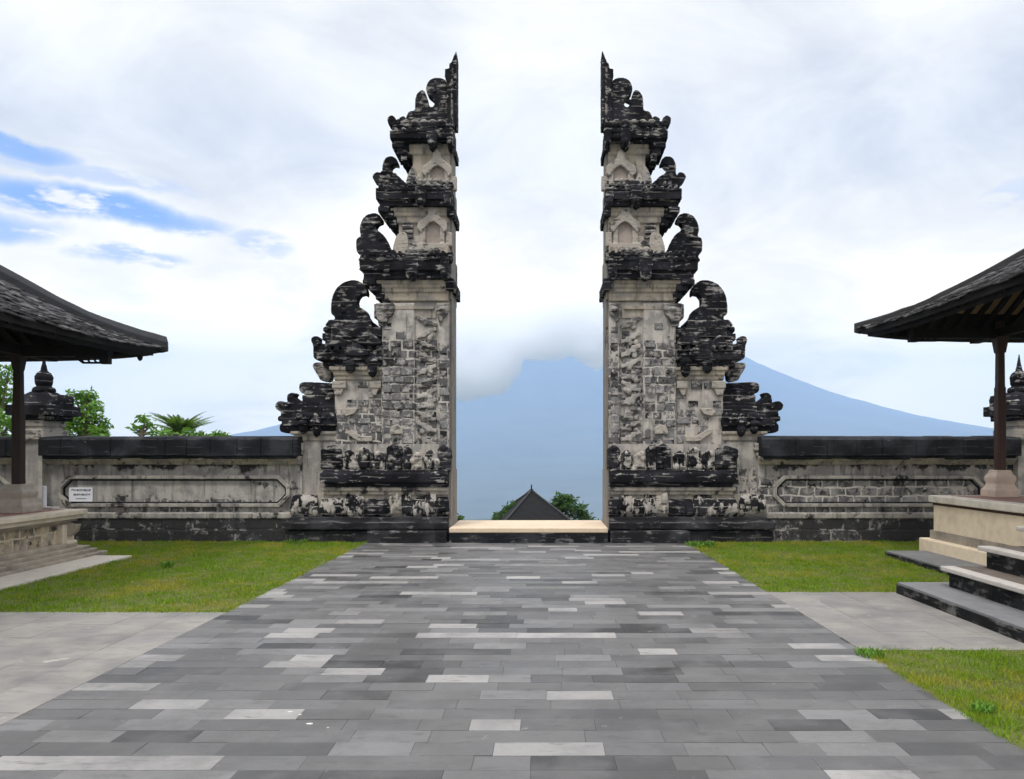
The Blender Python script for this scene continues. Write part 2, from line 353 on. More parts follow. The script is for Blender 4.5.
class MB:
    """collects shapes in world coordinates and links them as one mesh object"""
    def __init__(s): s.v = []; s.f = []; s.tone = []
    def add(s, vs, fs, tone=None):
        o = len(s.v); s.v += [tuple(q) for q in vs]; s.f += [tuple(i+o for i in f) for f in fs]
        s.tone += [tone]*len(fs)
        return s
    def box(s, x0, x1, y0, y1, z0, z1, tone=None, top=None):
        if x0 > x1: x0, x1 = x1, x0
        i = top or 0
        vs = [(x0, y0, z0), (x1, y0, z0), (x1, y1, z0), (x0, y1, z0),
              (x0+i, y0+i, z1), (x1-i, y0+i, z1), (x1-i, y1-i, z1), (x0+i, y1-i, z1)]
        return s.add(vs, [(3, 2, 1, 0), (4, 5, 6, 7), (0, 1, 5, 4), (1, 2, 6, 5), (2, 3, 7, 6), (3, 0, 4, 7)], tone)
    def prism(s, pts, y0, y1, shrink=0):
        """outline in x,z pushed from y0 to y1"""
        n = len(pts)
        vs = [(p[0], y0, p[1]) for p in pts]+[(p[0], y1, p[1]) for p in pts]
        fs = [tuple(range(n)), tuple(range(2*n-1, n-1, -1))]+[(i, i+n, (i+1) % n+n, (i+1) % n) for i in range(n)]
        return s.add(vs, fs)
    def rings(s, rings, closed=True, cap=True, tone=None):
        n = len(rings[0]); vs = [p for r in rings for p in r]; fs = []
        for k in range(len(rings)-1):
            for i in range(n if closed else n-1):
                j = (i+1) % n
                fs.append((k*n+i, k*n+j, (k+1)*n+j, (k+1)*n+i))
        if cap and closed:
            fs += [tuple(range(n-1, -1, -1)), tuple(range((len(rings)-1)*n, len(rings)*n))]
        return s.add(vs, fs, tone)
    def lathe(s, cx, cy, prof, n=16, sq=False, rot=0):
        rr = []
        for (r, z) in prof:
            if sq: rr.append([(cx+a*r, cy+b*r, z) for a, b in ((-1, -1), (1, -1), (1, 1), (-1, 1))])
            else: rr.append([(cx+r*math.cos(2*math.pi*i/n+rot), cy+r*math.sin(2*math.pi*i/n+rot), z) for i in range(n)])
        return s.rings(rr)
    def tube(s, pts, rad, n=6):
        rr = []
        for i, p in enumerate(pts):
            p = Vector(p); a = Vector(pts[max(i-1, 0)]); b = Vector(pts[min(i+1, len(pts)-1)])
            t = (b-a).normalized(); u = t.orthogonal().normalized()
            if i and abs(u.dot(pu)) < .99: u = (pu-t*pu.dot(t)).normalized()
            pu = u; w = t.cross(u); r = rad[i] if isinstance(rad, (list, tuple)) else rad
            rr.append([tuple(p+u*r*math.cos(2*math.pi*k/n)+w*r*math.sin(2*math.pi*k/n)) for k in range(n)])
        return s.rings(rr)
    def ball(s, c, r, n=10, m=7):
        r = (r, r, r) if not isinstance(r, (tuple, list)) else r
        prof = []
        rr = [[(c[0]+r[0]*math.sin(math.pi*k/m)*math.cos(2*math.pi*i/n), c[1]+r[1]*math.sin(math.pi*k/m)*math.sin(2*math.pi*i/n),
                c[2]-r[2]*math.cos(math.pi*k/m)) for i in range(n)] for k in range(m+1)]
        rr[0] = [(c[0]+1e-4*math.cos(2*math.pi*i/n), c[1]+1e-4*math.sin(2*math.pi*i/n), c[2]-r[2]) for i in range(n)]
        rr[-1] = [(c[0]+1e-4*math.cos(2*math.pi*i/n), c[1]+1e-4*math.sin(2*math.pi*i/n), c[2]+r[2]) for i in range(n)]
        return s.rings(rr)
    def build(s, name, m, parent=None, bevel=0, carve=None, smooth=False, fix=True):
        base = Vector((0, 0, 0))
        q = parent
        while q is not None: base += q.location; q = q.parent
        me = bpy.data.meshes.new(name)
        vs = s.v
        org = Vector((0, 0, 0))
        if parent is None:
            a = np.array(vs); org = Vector(((a[:, 0].min()+a[:, 0].max())/2, (a[:, 1].min()+a[:, 1].max())/2, a[:, 2].min()))
            if carve is None and len(vs) > 60000: org = Vector((0, 0, 0))
        off = base+org
        me.from_pydata([(v[0]-off.x, v[1]-off.y, v[2]-off.z) for v in vs], [], s.f)
        if fix:
            bm = bmesh.new(); bm.from_mesh(me)
            bmesh.ops.recalc_face_normals(bm, faces=bm.faces)
            bm.to_mesh(me); bm.free()
        if any(t is not None for t in s.tone):
            ca = me.color_attributes.new('tone', 'FLOAT_COLOR', 'CORNER')
            arr = np.ones((len(me.loops), 4), np.float32)
            k = 0
            for f, t in zip(s.f, s.tone):
                t = (t, t, t) if not isinstance(t, (tuple, list)) else t
                arr[k:k+len(f), :3] = t; k += len(f)
            ca.data.foreach_set('color', arr.ravel())
        me.materials.append(m)
        o = bpy.data.objects.new(name, me); C.objects.link(o)
        o.location = org
        if parent is not None: o.parent = parent
        if bevel:
            bv = o.modifiers.new('bevel', 'BEVEL'); bv.width = bevel; bv.segments = 2; bv.limit_method = 'ANGLE'
        if carve:
            vox, amp, size = carve
            rm = o.modifiers.new('remesh', 'REMESH'); rm.mode = 'VOXEL'; rm.voxel_size = vox; rm.use_smooth_shade = True
            key = 'carve_%g' % size
            tx = bpy.data.textures.get(key)
            if tx is None:
                tx = bpy.data.textures.new(key, 'CLOUDS'); tx.noise_scale = size; tx.noise_depth = 3
            dm = o.modifiers.new('rough', 'DISPLACE'); dm.texture = tx; dm.strength = amp; dm.texture_coords = 'GLOBAL'; dm.mid_level = .5
        if carve or bevel: CARVE.append(o)
        if smooth:
            for p in me.polygons: p.use_smooth = True
        return o

def spline(pts, sub=4, closed=True):
    out = []; n = len(pts)
    for i in range(n if closed else n-1):
        p0, p1, p2, p3 = (pts[(i-1) % n], pts[i], pts[(i+1) % n], pts[(i+2) % n])
        for k in range(sub):
            t = k/sub
            out.append(tuple(.5*((2*p1[j])+(-p0[j]+p2[j])*t+(2*p0[j]-5*p1[j]+4*p2[j]-p3[j])*t*t+(-p0[j]+3*p1[j]-3*p2[j]+p3[j])*t**3) for j in (0, 1)))
    return out

# ------------------------------------------------------------------ the setting: ground, terrain, mountain, haze
def terrain_height(x, y):
    r = math.hypot((x-550)*(1+.16*max(0, min(1, (550-x)/1500))), y-9000)
    mt = 2900*math.exp(-max(r, 1560)/1900.)
    if r < 1560: mt += 45*(1-r/1560)
    ang = math.atan2(y-9000, x-550)
    gul = mnoise.noise(Vector((math.cos(ang)*5, math.sin(ang)*5, r/2600)))+.5*mnoise.noise(Vector((math.cos(ang)*13, math.sin(ang)*13, r/1500)))
    mt *= 1+.035*gul
    mt += 7*mnoise.noise(Vector((x/160, y/160, 0)))*min(1, mt/100)
    d = math.hypot(x, max(y-15.6, 0)) if y > 15.6 else 0
    s = max(y-15.7, 0)
    drop = -min(s*.30, 6)-max(min((s-20)*.16, 230), 0)
    if s <= 0: drop = -.06 if abs(x) < 40 else -.06-(abs(x)-40)*.05
    drop *= 1-.62*min(1, max(0, (y-3500)/4000))
    drop += min(s/300, 1)*18*mnoise.noise(Vector((x/420, y/420, 3)))
    return drop+mt*min(1, max(0, (y-600)/2500))
def build_terrain():
    ys = [-60, -20, -5, 5, 12, 15.6, 15.8, 18, 22, 28, 36, 46, 60, 90, 140, 220, 340, 500, 700, 950, 1300, 1700, 2200, 2800, 3400]
    ys += list(np.arange(3900, 10400, 130))
    vs = []; nx = 150
    for y in ys:
        w = 60+max(y+10, 0)*1.0 if y < 3000 else 60+3010+(y-3000)*.35
        for i in range(nx+1):
            x = (i/nx*2-1)*w + (550*min(1, max(0, y/9000)))
            vs.append((x, y, terrain_height(x, y)))
    n = nx+1
    fs = [(r*n+i, r*n+i+1, (r+1)*n+i+1, (r+1)*n+i) for r in range(len(ys)-1) for i in range(nx)]
    cut = ys.index(2200)
    a = MB().add(vs[:(cut+1)*n], [f for f in fs if max(f) < (cut+1)*n]).build('ground', M['soil2'], fix=False)
    tag(a, kind='structure')
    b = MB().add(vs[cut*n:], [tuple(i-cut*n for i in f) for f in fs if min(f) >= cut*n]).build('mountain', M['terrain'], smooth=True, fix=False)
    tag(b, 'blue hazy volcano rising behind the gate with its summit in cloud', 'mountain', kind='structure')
M['soil2'] = m_simple('forest_floor', (.04, .06, .02), .4, .3, .95, .3)
build_terrain()

HAZE_D = 1.7e-4
def build_haze():
    m = bpy.data.materials.new('haze'); m.use_nodes = True; nt = m.node_tree
    nt.nodes.remove(nt.nodes['Principled BSDF'])
    pv = nt.nodes.new('ShaderNodeVolumePrincipled')
    pv.inputs['Color'].default_value = (.50, .705, 1.0, 1); pv.inputs['Density'].default_value = HAZE_D
    pv.inputs['Anisotropy'].default_value = -0.25
    nt.links.new(pv.outputs[0], nt.nodes['Material Output'].inputs['Volume'])
    o = MB().box(-6500, 7500, -100, 10500, -520, 1345).build('haze', m)
    tag(o, kind='stuff')
build_haze()

def build_summit_cloud():  # cloud bank hiding the summit, a white volume standing inside the haze
    m = bpy.data.materials.new('summit_cloud'); m.use_nodes = True; nt = m.node_tree
    nt.nodes.remove(nt.nodes['Principled BSDF'])
    pv = nt.nodes.new('ShaderNodeVolumePrincipled')
    pv.inputs['Color'].default_value = (1, 1, 1, 1); pv.inputs['Density'].default_value = .017
    pv.inputs['Anisotropy'].default_value = 0.0
    nt.links.new(pv.outputs[0], nt.nodes['Material Output'].inputs['Volume'])
    mb = MB(); Y = 1600; k = Y/F
    rnd = random.Random(4)
    for (cx, cy, rx, ry) in [(455, 372, 46, 30), (415, 350, 56, 46), (470, 335, 50, 42), (498, 362, 26, 24), (485, 377, 30, 22), (460, 383, 30, 19), (545, 330, 50, 29), (590, 330, 44, 28), (500, 322, 60, 36), (570, 318, 60, 30),
                             (640, 340, 46, 18), (520, 345, 40, 16), (585, 353, 14, 9), (690, 340, 36, 16), (507, 366, 13, 13), (598, 358, 14, 9)]:
        mb.ball(((cx-VX)*k, Y+rnd.uniform(-35, 35), EYE+(VY-cy)*k), (rx*k, 100, ry*k), 24, 14)
    o = mb.build('summit_cloud', m, carve=(5, 20, 30))
    tag(o, kind='stuff')
build_summit_cloud()

# ------------------------------------------------------------------ paving
GRASS = []      # rectangles of turf: x0,x1,y0,y1
def build_paths():
    rnd = random.Random(11)
    mb = MB(); y = 2.4; rowh = .187
    base = MB().box(-3.2, 2.6, 2.0, 13.95, -.05, -.012).build('path_bed', m_simple('joint_sand', (.11, .108, .105), .3, 20, .95, .1))
    tag(base, kind='structure')
    while y < 13.86:
        x = -3.2-rnd.uniform(0, .3)
        while x < 2.6:
            L = rnd.choice([.44, .44, .44, .44, .6, .88, .3, .44])
            t = rnd.random()
            if t < .13: v = rnd.uniform(.21, .31)
            elif t < .30: v = rnd.uniform(.125, .165)
            elif t < .80: v = rnd.uniform(.076, .115)
            elif t < .92: v = rnd.uniform(.05, .072)
            else: v = rnd.uniform(.024, .04)
            w = rnd.uniform(-.015, .02)
            col = (v*(1.02+w*.5), v*1.0, v*(.96-w)) if v < .2 else (v*1.03, v*.995, v*.93)
            x0, x1 = max(x, -3.2), min(x+L, 2.6)
            z = rnd.uniform(-.0012, .0012)
            if x1-x0 > .04:
                g_ = .0009
                tx, ty = rnd.uniform(-.001, .001), rnd.uniform(-.001, .001)
                vs = [(x0+g_, y+g_, -.02), (x1-g_, y+g_, -.02), (x1-g_, y+rowh-g_, -.02), (x0+g_, y+rowh-g_, -.02),
                      (x0+g_, y+g_, z-tx-ty), (x1-g_, y+g_, z+tx-ty), (x1-g_, y+rowh-g_, z+tx+ty), (x0+g_, y+rowh-g_, z-tx+ty)]
                mb.add(vs, [(4, 5, 6, 7), (0, 1, 5, 4), (1, 2, 6, 5), (2, 3, 7, 6), (3, 0, 4, 7)], col)
            x += L
        y += rowh
    tag(mb.build('path', M['paver'], fix=False), kind='structure')
    def cross(x0, x1, y0, y1, seed):
        rnd = random.Random(seed); mb = MB()
        x = x0
        while x < x1-.01:            # courses run across the main path's direction
            xb = min(x+.42, x1); yy = y0-rnd.uniform(0, .5)
            while yy < y1:
                L = rnd.choice([.6, .9, 1.1, .8])
                a, b_ = max(yy, y0), min(yy+L, y1)
                v = rnd.choice([rnd.uniform(.165, .19), rnd.uniform(.18, .205), rnd.uniform(.15, .18)])
                if b_-a > .03:
                    z = rnd.uniform(-.001, .001)
                    mb.box(x+.0015, xb-.0015, a+.0015, b_-.0015, -.03, z, (v*1.04, v*.985, v*.90))
                yy += L
            x = xb
        tag(mb.build('side_path', M['paver_x'], fix=False), kind='structure')
    cross(-9.5, -3.2, 2.4, 7.8, 1)
    cross(2.6, 6.2, 6.29, 8.93, 2)
    GRASS.extend([(-6.42, -3.2, 7.8, 14.15), (-10.5, -6.42, 12.0, 14.15), (2.6, 5.4, 8.93, 14.15), (5.4, 9.5, 12.1, 14.15), (2.6, 8.5, 2.6, 6.29)])
    for (x0, x1, y0, y1) in GRASS:
        tag(MB().box(x0, x1, y0, y1, -.05, -.006).build('lawn_soil', M['soil'], fix=False), kind='structure')
build_paths()

def build_grass():
    rng = np.random.default_rng(5)
    V = []; T = []
    for (x0, x1, y0, y1) in GRASS:
        area = (x1-x0)*(y1-y0)
        dens = 4200 if y0 > 5 else 9000
        n = int(area*dens)
        e = np.abs(rng.normal(0, .022, n)); x = rng.uniform(x0, x1, n); y = rng.uniform(y0, y1, n)
        ed = rng.uniform(0, 1, n) < .02; x = np.where(ed, np.where(rng.uniform(0, 1, n) < .5, x0-e, x1+e), x)
        ed2 = rng.uniform(0, 1, n) < .02; y = np.where(ed2, np.where(rng.uniform(0, 1, n) < .5, y0-e, y1+e), y)
        keep = np.abs(x/np.maximum(y, .1)+.02) < .78
        clump = np.sin(x*9.1+1.7*np.sin(y*5.3))*np.sin(y*8.3+2.1*np.sin(x*4.1))
        keep &= rng.uniform(0, 1, n) < .72+.28*clump
        x, y, clump = x[keep], y[keep], clump[keep]; n = len(x)
        h = rng.uniform(.010, .036, n)*(1+.5*clump)*np.where(rng.uniform(0, 1, n) < .03, 1.9, 1); a = rng.uniform(0, 2*np.pi, n)
        wd = rng.uniform(.0018, .0038, n)*(1.4 if y0 > 5 else 1.0)
        lean = rng.uniform(.1, 1.0, n)*h; b = rng.uniform(0, 2*np.pi, n)
        z0 = -.006
        P0 = np.stack([x-wd*np.cos(a), y-wd*np.sin(a), np.full(n, z0)], 1)
        P1 = np.stack([x+wd*np.cos(a), y+wd*np.sin(a), np.full(n, z0)], 1)
        P2 = np.stack([x+lean*np.cos(b), y+lean*np.sin(b), z0+h], 1)
        V.append(np.stack([P0, P1, P2], 1).reshape(-1, 3)); T.append(np.repeat(rng.uniform(0, 1, n), 3))
    V = np.concatenate(V).astype(np.float32); T = np.concatenate(T)
    nv = len(V); nf = nv//3
    me = bpy.data.meshes.new('grass')
    me.vertices.add(nv); me.vertices.foreach_set('co', V.ravel())
    me.loops.add(nv); me.loops.foreach_set('vertex_index', np.arange(nv, dtype=np.int32))
    me.polygons.add(nf); me.polygons.foreach_set('loop_start', np.arange(0, nv, 3, dtype=np.int32))
    me.update(calc_edges=True)
    ca = me.color_attributes.new('tone', 'FLOAT_COLOR', 'POINT')
    ca.data.foreach_set('color', np.stack([T, T, T, np.ones(nv)], 1).astype(np.float32).ravel())
    me.materials.append(M['grass'])
    o = bpy.data.objects.new('grass', me); C.objects.link(o)
    tag(o, kind='stuff')
build_grass()

# ------------------------------------------------------------------ the split gate
YC = 14.65; CX = -.26; XI = 1.17
CV = (.014, .018, .06)          # voxel, roughness, size for carved stone
CVF = (.0115, .013, .045)

def build_gate(side):
    seed = 3 if side > 0 else 8
    rnd = random.Random(seed)
    root = empty('temple_gate', (CX+side*(2.6-CX), YC, 0))
    X = lambda p, Y: CX+side*(px(p, Y)-CX)
    xin = lambda d=0: CX+side*(XI+d-CX)
    INN = .045
    def bx(mb, p0, p1, y0, y1, Yf, back=None, top=0):
        xa = xin(INN-.004+rnd.uniform(0, .004)) if p0 is None else X(p0, Yf)
        mb.box(xa, X(p1, Yf), Yf, back or 2*YC-Yf, pz(y1, Yf), pz(y0, Yf), top=top)
    def poly(mb, pts, Yf, Yb=None, sp=0):
        q = [(X(a, Yf), pz(b, Yf)) for a, b in (spline(pts, sp) if sp else pts)]
        mb.prism(q, Yf, Yb or 2*YC-Yf)

    def boss(mb, c, a, b, Y, w):
        x, za, zb = X(c, Y), pz(a, Y), pz(b, Y); r = w*Y/F
        mb.box(x-r*.8, x+r*.8, Y+.02, 14.6, (za+zb)/2, za)
        mb.ball((x, Y+.06, zb+(za-zb)*.42), (r, .12, (za-zb)*.42), 12, 8); mb.ball((x, Y, za-(za-zb)*.25), (r*1.25, .09, (za-zb)*.2), 12, 8)
    # inner cut face, one tall slab as deep as each tier
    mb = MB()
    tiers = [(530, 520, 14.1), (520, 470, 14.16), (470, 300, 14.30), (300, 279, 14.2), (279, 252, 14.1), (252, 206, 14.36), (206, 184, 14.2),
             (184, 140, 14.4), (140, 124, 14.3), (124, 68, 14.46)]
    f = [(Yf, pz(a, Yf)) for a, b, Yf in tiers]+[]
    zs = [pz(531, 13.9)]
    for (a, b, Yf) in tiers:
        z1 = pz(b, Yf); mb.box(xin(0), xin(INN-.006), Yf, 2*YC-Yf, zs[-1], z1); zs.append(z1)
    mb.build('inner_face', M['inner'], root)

    # plinth steps
    mb = MB(); bx(mb, None, 690, 531, 543.5, 13.83); bx(mb, 690, 772, 531, 542, 14.0)
    mb.box(xin(INN), X(772, 14.0), 14.0, 2*YC-14.0, -.03, pz(533, 14.0))
    mb.build('plinth', M['base_dark'], root, carve=(.02, .018, .14))
    mb = MB(); bx(mb, None, 776, 522, 530, 13.93); bx(mb, None, 768, 517, 523, 13.99)
    mb.build('plinth_course', M['base_dark'], root, carve=(.018, .022, .12))
    # row of bulging carved blocks
    for (a, b, t, m) in [(609, 621.5, 497, 'dark2'), (621, 633, 494, 'mottle'), (632, 645, 498, 'mottle'), (644, 657, 494, 'mottle'), (656, 669, 493, 'pale_carved'),
                         (667, 694, 499, 'dark2'), (693, 714, 495, 'mottle'), (713, 738, 498, 'mottle'), (740, 767, 495, 'mottle')]:
        mb = MB(); Yf = 14.02+rnd.uniform(0, .05)
        x0, x1, z0, z1 = X(a, Yf), X(b, Yf), pz(519, Yf), pz(t, Yf)
        if x0 > x1: x0, x1 = x1, x0
        hw = (x1-x0)/2; cx = (x0+x1)/2
        rr = []
        for k, (w, d) in enumerate([(.97, .09), (1, .01), (1, -.02), (.95, .0), (.86, .05)]):
            zz = z0+(z1-z0)*k/4
            rr.append([(cx-hw*w, Yf+d, zz), (cx+hw*w, Yf+d, zz), (cx+hw*w, 14.6, zz), (cx-hw*w, 14.6, zz)])
        mb.rings(rr)
        for q in range(5):          # carved leaf lobes
            lx = cx+hw*rnd.uniform(-.8, .8)
            mb.ball((lx, Yf+.02, z0+(z1-z0)*rnd.uniform(.3, .8)), (hw*.35, .07, (z1-z0)*.25), 10, 6)
        mb.build('carved_block', M[m], root, carve=CVF)
    mb = MB(); bx(mb, None, 760, 494, 520, 14.12); mb.build('base_wall', M['strip'], root)
    mb = MB(); bx(mb, None, 736, 487, 491, 14.03); bx(mb, None, 733, 490.5, 495, 14.07)
    mb.build('base_moulding', M['strip'], root, carve=(.018, .012, .2))
    # dark ledge
    mb = MB(); bx(mb, None, 738, 473, 483, 13.95, top=.0); bx(mb, None, 735, 470, 474, 14.0); bx(mb, None, 733, 482, 487, 14.0)
    mb.build('ledge', M['dark'], root, carve=(.018, .026, .16))
    mb = MB(); bx(mb, None, 728, 444, 471, 14.15); mb.build('band_wall', M['wing_low'], root)
    for (a, b, t, m) in [(608, 620, 447, 'dark2'), (620, 633, 452, 'mottle'), (633.5, 646, 454, 'pale_carved'), (646, 656, 447, 'mottle'), (655, 671, 446, 'dark2'),
                         (673, 687, 453, 'mottle'), (688, 701, 449, 'mottle'), (702, 715, 452, 'mottle'), (716, 737, 448, 'dark2')]:
        mb = MB(); Yf = 14.05+rnd.uniform(0, .06)
        x0, x1 = sorted((X(a, Yf), X(b, Yf))); z0, z1 = pz(470, Yf), pz(t, Yf); i = .03
        mb.box(x0, x1, Yf, 14.5, z0, z1-.03)
        mb.box(x0+i, x1-i, Yf-.025, 14.5, z0+.04, z1)
        mb.ball(((x0+x1)/2, Yf-.0, z1-.02), ((x1-x0)*.3, .07, .06), 10, 6)
        for q in range(3): mb.ball((x0+(x1-x0)*rnd.random(), Yf, z0+(z1-z0)*rnd.random()), ((x1-x0)*.28, .06, .07), 10, 6)
        mb.build('carved_block', M[m], root, carve=CVF)

    # tower body with three pilasters
    mb = MB(); bx(mb, None, 675, 298, 445, 14.24); mb.build('body', M['body'], root)
    mb = MB(); bx(mb, None, 619.5, 303, 446, 14.17); mb.build('pilaster', M['body'], root, carve=(.02, .012, .12))
    mb = MB(); bx(mb, 643, 676, 303, 446, 14.19); mb.build('pilaster', M['body'], root, carve=(.02, .012, .12))
    mb = MB()
    bx(mb, 624, 668, 306, 309, 14.18); bx(mb, 622, 645, 309, 318, 14.215)
    mb.build('fascia', M['mould'], root)
    # squared facing stones standing proud of the plaster
    def stones(p0, p1, y0, y1, ncol, Yf, prob):
        y = y0; mb = MB(); xa_, xb_ = sorted((X(p0+1, Yf), X(p1-1, Yf))); mb.box(xa_, xb_, Yf+.012, Yf+.03, pz(y1, Yf), pz(y0, Yf), (.1, .1, .1))
        while y < y1-3:
            h = min(rnd.uniform(7.2, 10.5), y1-y); o = rnd.random()
            cuts = [p0]+[p0+(p1-p0)*(k+(.28*(o-.5)*2 if ncol > 1 else 0)+rnd.uniform(-.12, .12))/ncol for k in range(1, ncol)]+[p1]
            for a, b in zip(cuts, cuts[1:]):
                if rnd.random() > prob((a+b)/2, y+h/2): continue
                v = rnd.choice([rnd.uniform(.06, .11), rnd.uniform(.12, .18), rnd.uniform(.16, .24), rnd.uniform(.20, .28)])
                dp = rnd.uniform(.004, .035); j = lambda: rnd.uniform(-.6, .6)
                x0, x1 = sorted((X(a+.7+j()*.5, Yf), X(b-.7+j()*.5, Yf)))
                z0, z1 = pz(y+h-.7+j()*.4, Yf), pz(y+.7+j()*.4, Yf); i = .012
                vs = [(x0, Yf+.02, z0), (x1, Yf+.02, z0), (x1, Yf+.02, z1), (x0, Yf+.02, z1)]+[(x0+i, Yf-dp, z0+i), (x1-i, Yf-dp, z0+i), (x1-i, Yf-dp, z1-i), (x0+i, Yf-dp, z1-i)]
                mb.add(vs, [(4, 5, 6, 7), (0, 1, 5, 4), (1, 2, 6, 5), (2, 3, 7, 6), (3, 0, 4, 7), (3, 2, 1, 0)], (v*1.03, v, v*.985))
            y += h
        mb.build('facing_stones', M['facing'], root)
    fade = lambda y: min(1, max(0, (y-322)/26))
    stones(609.5, 619.3, 318, 446, 1, 14.17, lambda a, y: .93*fade(y+6))
    stones(644, 675.5, 322, 446, 3, 14.19, lambda a, y: .86*fade(y)*(1 if a > 650 else .8))
    stones(620.5, 642.5, 330, 446, 2, 14.24, lambda a, y: .7*fade(y))
    stones(676, 722, 380, 446, 4, 14.28, lambda a, y: .85*max(0, 1-(a-676)/46)*min(1, max(.2, (y-378)/20)))
    # diagonal carved leaves climbing the middle strip
    y = 317
    while y < 438:
        h = rnd.uniform(9, 13); d = 1 if rnd.random() < .7 else -1
        fx = (lambda q: 621+q*20) if d > 0 else (lambda q: 641-q*20)
        mb = MB(); Yr = 14.16+rnd.uniform(0, .03)
        pts = [(fx(.02), y+h), (fx(.0), y+h*.62), (fx(.22), y+h*.58), (fx(.26), y+h*.36), (fx(.48), y+h*.32), (fx(.52), y+h*.08), (fx(.8), y), (fx(.95), y-1.5),
               (fx(1), y+h*.22), (fx(.78), y+h*.36), (fx(.74), y+h*.55), (fx(.5), y+h*.62), (fx(.45), y+h*.85), (fx(.2), y+h*.9)]
        poly(mb, pts, Yr, 14.26)
        for q in range(2):
            mb.ball((X(fx(rnd.uniform(.35, .8)), 14.2), 14.215, pz(y+h*rnd.uniform(.6, 1.0), 14.2)), (.055, .045, .06), 10, 6)
        mb.build('carved_relief', M[rnd.choice(['facing_relief', 'facing_relief', 'grey_carved'])], root, carve=(.012, .016, .05))
        y += h*rnd.uniform(.95, 1.35)
    # corner ornaments under the cornice
    for (a, b) in ((609, 621), (664, 682)):
        mb = MB(); Yf = 14.1
        bx(mb, a, b, 303, 311, Yf, 14.5)
        poly(mb, [(a, 310), (b, 310), (b-1, 319), (b-5, 322), (a+7, 322), (a+5, 317), (a+1, 314)], Yf+.01, 14.5)
        poly(mb, [(a+6, 318), (b-2, 321), (b-3, 326), (a+8, 326)], Yf+.05, 14.5)
        if b > 650: bx(mb, 672, 684, 304, 318, 14.3)
        mb.ball((X((a+b)/2, Yf), Yf, pz(309, Yf)), (.06, .07, .05), 10, 6)
        mb.build('corner_ornament', M['grey_carved'], root, carve=CVF)

    # stepped mouldings and tiers above
    mb = MB()
    for (p, a, b, Y) in [(688, 278, 283, 14.08), (684, 284.5, 287.5, 14.11), (680, 289, 292, 14.14), (676.5, 293.5, 301, 14.18), (682, 281, 286, 14.14), (676.6, 286, 296, 14.175)]:
        bx(mb, None, p, a, b, Y)
    mb.build('moulding', M['mould'], root, carve=(.016, .006, .2))
    mb = MB()
    for (p, a, b, Y) in [(671, 205, 211, 14.2), (668, 212.5, 216, 14.22), (664, 217, 223, 14.25), (662, 209, 219, 14.26), (664, 246, 253, 14.2), (659.5, 220, 248, 14.292)]:
        bx(mb, None, p, a, b, Y)
    mb.build('moulding', M['mould'], root, carve=(.016, .006, .2))
    mb = MB()
    for (p, a, b, Y) in [(657, 137, 142, 14.27), (654, 143.5, 147, 14.29), (650, 148, 154, 14.32), (648, 140, 150, 14.33), (650, 180, 184, 14.28), (645.5, 150, 182, 14.352)]:
        bx(mb, None, p, a, b, Y)
    mb.build('moulding', M['mould'], root, carve=(.016, .006, .2))
    mb = MB(); bx(mb, None, 659, 222, 254, 14.3); mb.build('upper_body', M['upper'], root)
    mb = MB(); bx(mb, None, 645, 153, 186, 14.36); mb.build('upper_body', M['upper'], root)
    # cornices
    def cornice(boxes, br, boss, pal):
        mb = MB()
        for (p, a, b, Y) in boxes: bx(mb, None, p, a, b, Y)
        for (p0, p1, a, b, Y) in br: bx(mb, p0, p1, a, b, Y)
        o = mb.build('cornice', M['dark'], root, carve=CV)
        for (c, a, b, Y, w) in boss:
            mb = MB()
            poly(mb, [(c-w, a), (c+w, a), (c+w*1.15, a+(b-a)*.45), (c+w*.8, b-3), (c, b), (c-w*.8, b-3), (c-w*1.15, a+(b-a)*.45)], Y, 14.6)
            mb.ball((X(c, Y), Y-.01, pz(b-(b-a)*.3, Y)), (w*.011, .05, .07), 10, 6)
            mb.build('cornice_boss', M['dark2'], root, carve=CVF)
        for (p, a, b_, Y) in boxes[:2]:
            mb = MB(); c = 607 if p < 672 else 608
            while c < p-3:
                w = rnd.uniform(2.0, 3.4); h = rnd.uniform(2.2, 4.2)
                poly(mb, [(c-w, a+1.5), (c-w*1.05, a-h*.4), (c-w*.3, a-h), (c+w*.5, a-h*.8), (c+w*.25, a-h*.35), (c+w, a+1.5)], Y-.02, Y+.14)
                c += w*2.3
            bx(mb, 606, p-1, a, a+3, Y-.01, Y+.2)
            mb.build('fretwork', M['dark2'], root, carve=(.012, .012, .05))
        for (p0, p1, a, b, Y) in pal:
            mb = MB(); bx(mb, p0, p1, a, b, Y, 14.6)
            for q in range(5):
                cc = p0+(p1-p0)*(q+.5)/5
                mb.ball((X(cc, Y), Y, pz(a+1, Y)), ((p1-p0)*.0017, .06, .05), 8, 5)
            mb.build('cresting', M['grey_carved'], root, carve=CVF)
    cornice([(690, 253, 258, 14.0), (698, 258, 270, 13.96), (694, 270, 279, 14.02)],
            [(682, 695, 279.5, 284.5, 14.0), (676, 687, 278, 288, 14.1), (677, 688, 286, 291, 14.05), (673, 680, 287, 296, 14.15), (674, 682, 293, 299, 14.1), (604, 612, 278, 290, 14.06)],
            [(646, 253, 280, 13.9, 6), (613, 256, 280, 13.92, 4)], [(618, 650, 249, 254, 14.06)])
    cornice([(676, 184, 189, 14.12), (682, 188, 199, 14.06), (678, 199, 206, 14.13)],
            [(669, 680, 206.5, 212, 14.12), (664, 673, 205, 215, 14.2), (665, 675, 213.5, 218, 14.16), (661, 668, 214, 222, 14.24), (662, 669, 220, 226, 14.2), (604, 611, 205, 216, 14.16)],
            [(637, 186, 207, 14.0, 5), (610, 187, 207, 14.03, 3.5)], [(614, 640, 180, 185, 14.14)])
